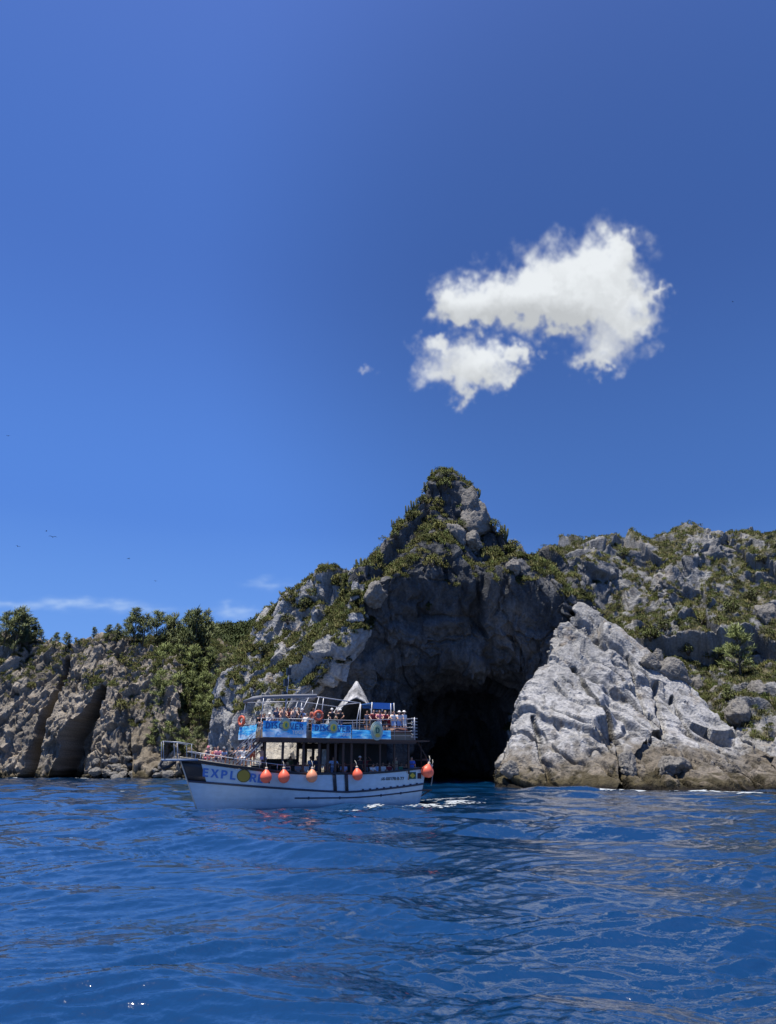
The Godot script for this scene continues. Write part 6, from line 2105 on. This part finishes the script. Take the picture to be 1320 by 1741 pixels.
func build_people() -> void:
	make_head()
	var rest := {"foot_r": Vector3(0.11, 0.08, 0.02), "foot_l": Vector3(-0.11, 0.08, -0.02)}
	var sit_feet := {"foot_r": Vector3(0.13, 0.08, 0.44), "foot_l": Vector3(-0.13, 0.08, 0.40)}
	var specs := {
		"lean": rest.merged({"pelvis": 0.92, "lean": 0.16, "hand_r": Vector3(0.20, 1.02, 0.42), "hand_l": Vector3(-0.20, 1.02, 0.42), "elbow_r": Vector3(1, -0.2, -0.3), "elbow_l": Vector3(-1, -0.2, -0.3)}),
		"stand": rest.merged({"pelvis": 0.94, "lean": 0.02, "hand_r": Vector3(0.27, 0.86, 0.06), "hand_l": Vector3(-0.27, 0.86, 0.06), "look": 0.4}),
		"akimbo": rest.merged({"pelvis": 0.93, "lean": 0.08, "hand_r": Vector3(0.34, 1.02, 0.30), "hand_l": Vector3(-0.34, 1.02, 0.30), "elbow_r": Vector3(1, -0.1, -0.6), "elbow_l": Vector3(-1, -0.1, -0.6), "look": -0.3}),
		"raise": rest.merged({"pelvis": 0.94, "hand_r": Vector3(0.14, 1.62, 0.30), "hand_l": Vector3(-0.26, 0.90, 0.08), "elbow_r": Vector3(1, -0.5, 0.2), "look": 0.2}),
		"sit": sit_feet.merged({"pelvis": 0.52, "lean": 0.08, "hand_r": Vector3(0.15, 0.62, 0.34), "hand_l": Vector3(-0.15, 0.62, 0.34), "knee_r": Vector3(0.2, 1, 0.6), "knee_l": Vector3(-0.2, 1, 0.6)}),
		"hunch": sit_feet.merged({"pelvis": 0.52, "lean": 0.42, "hand_r": Vector3(0.06, 0.62, 0.52), "hand_l": Vector3(-0.06, 0.60, 0.52), "knee_r": Vector3(0.2, 1, 0.6), "knee_l": Vector3(-0.2, 1, 0.6), "look": 0.5}),
		"spread": sit_feet.merged({"pelvis": 0.52, "lean": -0.05, "hand_r": Vector3(0.68, 0.86, 0.02), "hand_l": Vector3(-0.68, 0.86, 0.02), "elbow_r": Vector3(0, 0.6, -0.6), "elbow_l": Vector3(0, 0.6, -0.6), "knee_r": Vector3(0.3, 1, 0.6), "knee_l": Vector3(-0.3, 1, 0.6)}),
		"prop": sit_feet.merged({"pelvis": 0.52, "lean": -0.1, "sway": 0.12, "hand_r": Vector3(0.46, 0.56, -0.16), "hand_l": Vector3(-0.16, 0.62, 0.32), "knee_r": Vector3(0.2, 1, 0.6), "knee_l": Vector3(-0.2, 1, 0.6), "look": -0.5}),
	}
	var poses := {}
	for k in specs: poses[k] = make_pose(specs[k])
	var hairs := {"short": make_hair(false), "long": make_hair(true)}
	var hats := {"cap": make_hat(false), "hat": make_hat(true)}
	# [head x, head y, plane z, floor, pose, turn, skin, top, bottoms, hair, hat, label]
	var up := 4.92
	var bow := 2.5
	var low := 1.45
	var who := [
		[349, 1268, -2.9, bow, "hunch", 60, 0, "navy", "grey", "short dark", "cap white", "person in navy top and white cap sitting foremost on the bow"],
		[355, 1275, -2.0, bow, "sit", -40, 3, "", "pink", "long fair", "cap pink", "person in pink cap sitting bare shouldered behind the bow platform"],
		[362, 1274, -2.6, bow, "hunch", 20, 0, "coral", "grey", "short brown", "", "person in coral top sitting third from the bow tip"],
		[371, 1278, -1.7, bow, "sit", -25, 3, "pink", "navy", "long brown", "", "person in pink top seated alone behind the bow rail"],
		[394, 1284, -1.6, bow, "hunch", 160, 1, "black", "black", "long dark", "", "person in black with long dark hair, back to the rail"],
		[412, 1268, -2.6, bow, "sit", 10, 1, "pink", "denim", "short dark", "", "person in pink sitting high before the boat stairs"],
		[414, 1281, -1.3, bow, "spread", 0, 3, "white", "white", "short brown", "", "person in white with both arms spread along the rail"],
		[447, 1281, -0.9, bow, "prop", 150, 0, "", "lilac", "short brown", "", "shirtless person in lilac shorts turning back above the bow name"],
		[478, 1302, -0.7, low, "hunch", 40, 0, "khaki", "grey", "short brown", "", "person crouching in khaki above the second fender"],
		[489, 1298, -0.6, low, "sit", 170, 3, "", "khaki", "long fair", "", "fair haired person seated with bare back turned, midships"],
		[507, 1290, -1.2, low, "sit", 5, 1, "grey", "black", "short dark", "", "person in grey tee sitting under the first banner"],
		[494, 1284, -3.2, low, "stand", 20, 1, "olive", "grey", "short dark", "", "person in olive standing in the shade near the bar"],
		[540, 1288, -2.0, low, "stand", -30, 1, "navy", "navy", "short dark", "", "person in navy standing in the shade between the pillars"],
		[567, 1286, -0.6, low, "akimbo", -10, 1, "sky", "denim", "short dark", "cap black", "person in light blue shirt and black cap above the black bars"],
		[585, 1297, -0.8, low, "sit", -30, 1, "sky", "navy", "short dark", "", "person in blue seated right behind the black hull bars"],
		[622, 1283, -1.8, low, "raise", 10, 2, "maroon", "grey", "short dark", "", "person raising a bent arm in the dark of the cabin"],
		[640, 1286, -0.9, low, "sit", 10, 1, "sky", "white", "short dark", "", "person in pale blue sitting in the aft half of the cabin"],
		[651, 1286, -0.9, low, "sit", -15, 1, "white", "denim", "short brown", "", "person in white sitting next to the pale blue shirt aft"],
		[672, 1285, -1.2, low, "stand", 20, 0, "khaki", "grey", "long brown", "", "person in khaki standing aft under the brown stair box"],
		[682, 1288, -1.4, low, "sit", 0, 1, "green", "khaki", "short dark", "", "person in green sitting between khaki top and royal blue shirt"],
		[700, 1282, -0.7, low, "stand", -25, 0, "royal", "denim", "short brown", "", "person in royal blue shirt standing at the stern corner"],
		[439, 1213, -2.9, up, "hunch", 20, 0, "black", "black", "short dark", "", "person in black at the front corner of the upper deck"],
		[450, 1212, -2.4, up, "sit", -10, 1, "black", "black", "short dark", "", "second person in black on the upper deck front"],
		[458, 1218, -1.8, up, "sit", 10, 3, "white", "denim", "short fair", "hat white", "person in white hat at the head of the stairs"],
		[466, 1228, -0.9, 4.45, "sit", 40, 0, "coral", "navy", "short dark", "", "person in coral coming down the top of the stairs"],
		[482, 1210, -1.0, up, "lean", -15, 0, "", "grey", "short brown", "", "shirtless person leaning on the rail first behind the stairs"],
		[489, 1209, -1.5, up, "lean", 10, 1, "maroon", "black", "long dark", "", "person in maroon behind the shirtless one at the first banner"],
		[500, 1213, -0.8, up, "lean", 0, 3, "", "navy", "short brown", "", "bare chested person with light skin over the first banner emblem"],
		[508, 1215, -1.2, up, "stand", -20, 1, "black", "black", "short dark", "", "person in black beside the bare chested one over the banner"],
		[520, 1218, -0.7, up, "prop", -50, 3, "white", "white", "short brown", "", "person in white lounging at the gap between two banners"],
		[533, 1213, -1.2, up, "stand", 0, 1, "coral", "grey", "short dark", "", "person in coral standing right behind the lifebuoy"],
		[564, 1214, -0.7, up, "lean", -10, 3, "black", "black", "short brown", "cap white", "person in black leaning on the rail over the second emblem"],
		[579, 1212, -1.0, up, "lean", -30, 1, "black", "navy", "short dark", "cap white", "person in black with white cap, last before the plain banner"],
		[625, 1215, -1.8, up, "stand", -60, 1, "navy", "black", "long dark", "", "dark clothed person left of the round sign group"],
		[635, 1216, -0.7, up, "akimbo", 0, 3, "maroon", "black", "short dark", "", "person in maroon with elbows out above the round sign"],
		[641, 1211, -1.6, up, "stand", 10, 0, "red", "black", "short brown", "cap white", "person in red and white cap behind the round sign"],
		[647, 1211, -1.2, up, "lean", 15, 1, "black", "black", "short dark", "cap grey", "person in black and grey cap under the blue canopy"],
		[655, 1212, -0.8, up, "lean", -20, 3, "maroon", "black", "long fair", "", "fair haired person in maroon leaning under the canopy edge"],
		[661, 1213, -1.2, up, "stand", 0, 0, "red", "red", "short brown", "", "person in plain red last under the blue canopy"],
		[669, 1218, -0.7, up, "lean", -10, 0, "white", "sky", "short dark", "", "dark haired person in white, first of three at the aft rail"],
		[678, 1214, -0.7, up, "lean", 5, 0, "white", "sky", "short brown", "hat white", "person in white with round white hat, middle of the aft rail"],
		[687, 1211, -0.6, up, "stand", 10, 3, "white", "white", "long brown", "hat white", "person all in white with wide hat beside the ladder"],
		[404, 1277, -2.2, bow, "sit", 15, 0, "white", "denim", "short brown", "", "person in white shirt between stairs foot and long haired person"],
		[380, 1283, -2.4, bow, "hunch", -10, 1, "sky", "navy", "short dark", "cap grey", "person in light blue and grey cap crouching mid foredeck"],
		[430, 1285, -2.0, bow, "stand", 170, 0, "", "coral", "short brown", "", "shirtless person in coral shorts at the foot of the stairs"],
		[446, 1216, -3.6, up, "sit", 5, 0, "grey", "navy", "long brown", "", "person in grey behind the two in black on the front corner"],
		[471, 1219, -1.6, up, "stand", -20, 0, "navy", "denim", "short dark", "", "person in navy standing just behind the stair head"],
		[476, 1214, -1.9, up, "lean", 10, 3, "pink", "white", "long fair", "", "fair person in pink, second row at the first banner start"],
		[495, 1213, -2.0, up, "lean", -5, 1, "white", "navy", "short dark", "", "person in white shirt, second row over the first banner"],
		[513, 1214, -1.9, up, "lean", 15, 0, "sky", "grey", "short brown", "cap white", "person in blue and white cap, second row before the lifebuoy"],
		[541, 1215, -1.8, up, "stand", 20, 1, "grey", "black", "short dark", "", "person in grey standing behind the lifebuoy, aft of the coral one"],
		[572, 1216, -1.9, up, "stand", 0, 0, "olive", "black", "long dark", "", "person in olive, second row between the two white caps"],
		[630, 1213, -2.1, up, "lean", 20, 0, "coral", "navy", "short dark", "", "person in coral, second row over the round sign"],
		[645, 1216, -0.6, up, "lean", -15, 0, "pink", "white", "long dark", "", "dark haired person in pink leaning right after the round sign"],
		[651, 1213, -2.0, up, "stand", 5, 1, "white", "navy", "short dark", "cap black", "person in white and black cap deep under the canopy"],
		[666, 1214, -1.9, up, "stand", -10, 1, "black", "grey", "short dark", "", "person in black, second row behind the aft white trio"],
		[520, 1290, -1.8, low, "sit", 0, 0, "white", "black", "short brown", "", "person in white seated in shade above the third fender"],
		[529, 1286, -3.0, low, "stand", 10, 1, "sky", "black", "short dark", "", "person in blue standing deep in shade above the third fender"],
		[555, 1290, -1.9, low, "sit", 25, 0, "coral", "grey", "short dark", "", "person in coral seated in shade before the black bars"],
		[602, 1290, -1.5, low, "sit", -10, 1, "navy", "khaki", "long dark", "", "person in navy seated behind the fourth fender"],
		[612, 1286, -0.8, low, "stand", 15, 1, "black", "black", "short dark", "cap white", "person in black and white cap standing aft of the fourth fender"],
		[632, 1288, -0.7, low, "hunch", 0, 1, "white", "navy", "short dark", "", "person in white hunched at the rail amid the aft cabin"],
		[661, 1288, -0.8, low, "sit", 10, 0, "maroon", "grey", "long brown", "", "person in maroon seated before the khaki one aft"],
		[690, 1286, -0.8, low, "hunch", -20, 1, "black", "denim", "short dark", "", "person in black hunched beside the royal blue shirt"],
	]
	var skin_mats := []
	for i in 4:
		var m := StandardMaterial3D.new()
		m.resource_name = "skin_%d" % i
		m.albedo_color = lin(SKIN[i][0], SKIN[i][1], SKIN[i][2])
		m.vertex_color_use_as_albedo = true
		m.roughness = 0.55
		skin_mats.append(m)
	for e in who:
		var p := on_boat(e[0], e[1], e[2])
		var n := base("person")
		n.transform = Transform3D(Basis(Vector3.UP, deg_to_rad(BOAT_TURN + e[5])), boat_at * Vector3(p.x, e[3], e[2]))
		tag(n, e[11], "person", "people aboard the tour boat")
		var pose: Dictionary = poses[e[4]]
		put("body", pose.body, skin_mats[e[6]], n)
		if e[7]: put("shirt", pose.shirt, cloth(e[7]), n)
		elif e[9].begins_with("long"): put("swim_top", pose.top, cloth("navy"), n)
		put("shorts", pose.bottoms, cloth(e[8]), n)
		var h: PackedStringArray = e[9].split(" ")
		var c: Array = HAIR[h[1]]
		put("hair", hairs[h[0]], plain_mat("hair_" + h[1], lin(c[0], c[1], c[2]), 0.6), n).transform = pose.head
		if e[10]:
			var k: PackedStringArray = e[10].split(" ")
			put("hat", hats[k[0]], cloth(k[1]), n).transform = pose.head


func cloth(id: String) -> StandardMaterial3D:
	var c: Array = CLOTH[id]
	return plain_mat("cloth_" + id, lin(c[0], c[1], c[2]), 0.85)


# ---------------------------------------------------------------- birds
func build_birds() -> void:
	var spots := [[90, 913, 150, 1.1, 0.5, "black seabird gliding lowest of the near pair over the far cliff"], [79, 903, 170, 0.8, 2.0, "smaller black seabird just above the gliding one"], [31, 929, 175, 0.9, 1.2, "black seabird soaring apart near the edge of the sky over the far trees"], [219, 950, 180, 0.9, -0.6, "black seabird above the bare knoll of the far cliff"], [265, 988, 180, 0.7, 0.9, "lowest black seabird, above the wooded gully"], [14, 741, 180, 0.7, 0.2, "tiny black seabird high over the far trees"], [1246, 513, 180, 0.6, 0.7, "tiny black seabird alone in the sky beyond the cloud"]]
	for e in spots:
		var b := base("seabird", at(e[0], e[1], e[2]), e[4])
		tag(b, e[5], "bird", "seabirds in the sky")
		var k: float = e[3] * 0.75
		var black := plain_mat("feathers", lin(0.015, 0.015, 0.018), 0.8)
		var st := start()
		tube(st, [Vector3(0, 0, 0.42) * k, Vector3(0, 0.02, 0.3) * k, Vector3(0, 0.02, 0.1) * k, Vector3(0, 0, -0.25) * k, Vector3(0, 0.01, -0.6) * k], [0.01, 0.05 * k, 0.09 * k, 0.06 * k, 0.015], 8)
		for s in [-1.0, 1.0]:
			var w := [Vector3(0.06 * s, 0.03, 0.16), Vector3(0.55 * s, 0.2, 0.26), Vector3(1.1 * s, 0.08, -0.05), Vector3(0.5 * s, 0.17, 0.0), Vector3(0.06 * s, 0.0, -0.1)]
			for t in [[0, 1, 3], [0, 3, 4], [1, 2, 3]]:
				for j in [0, 1, 2]: st.add_vertex(w[t[j]] * k)
				for j in [2, 1, 0]: st.add_vertex((w[t[j]] - Vector3(0, 0.015, 0)) * k)
		put("body", done(st), black, b)
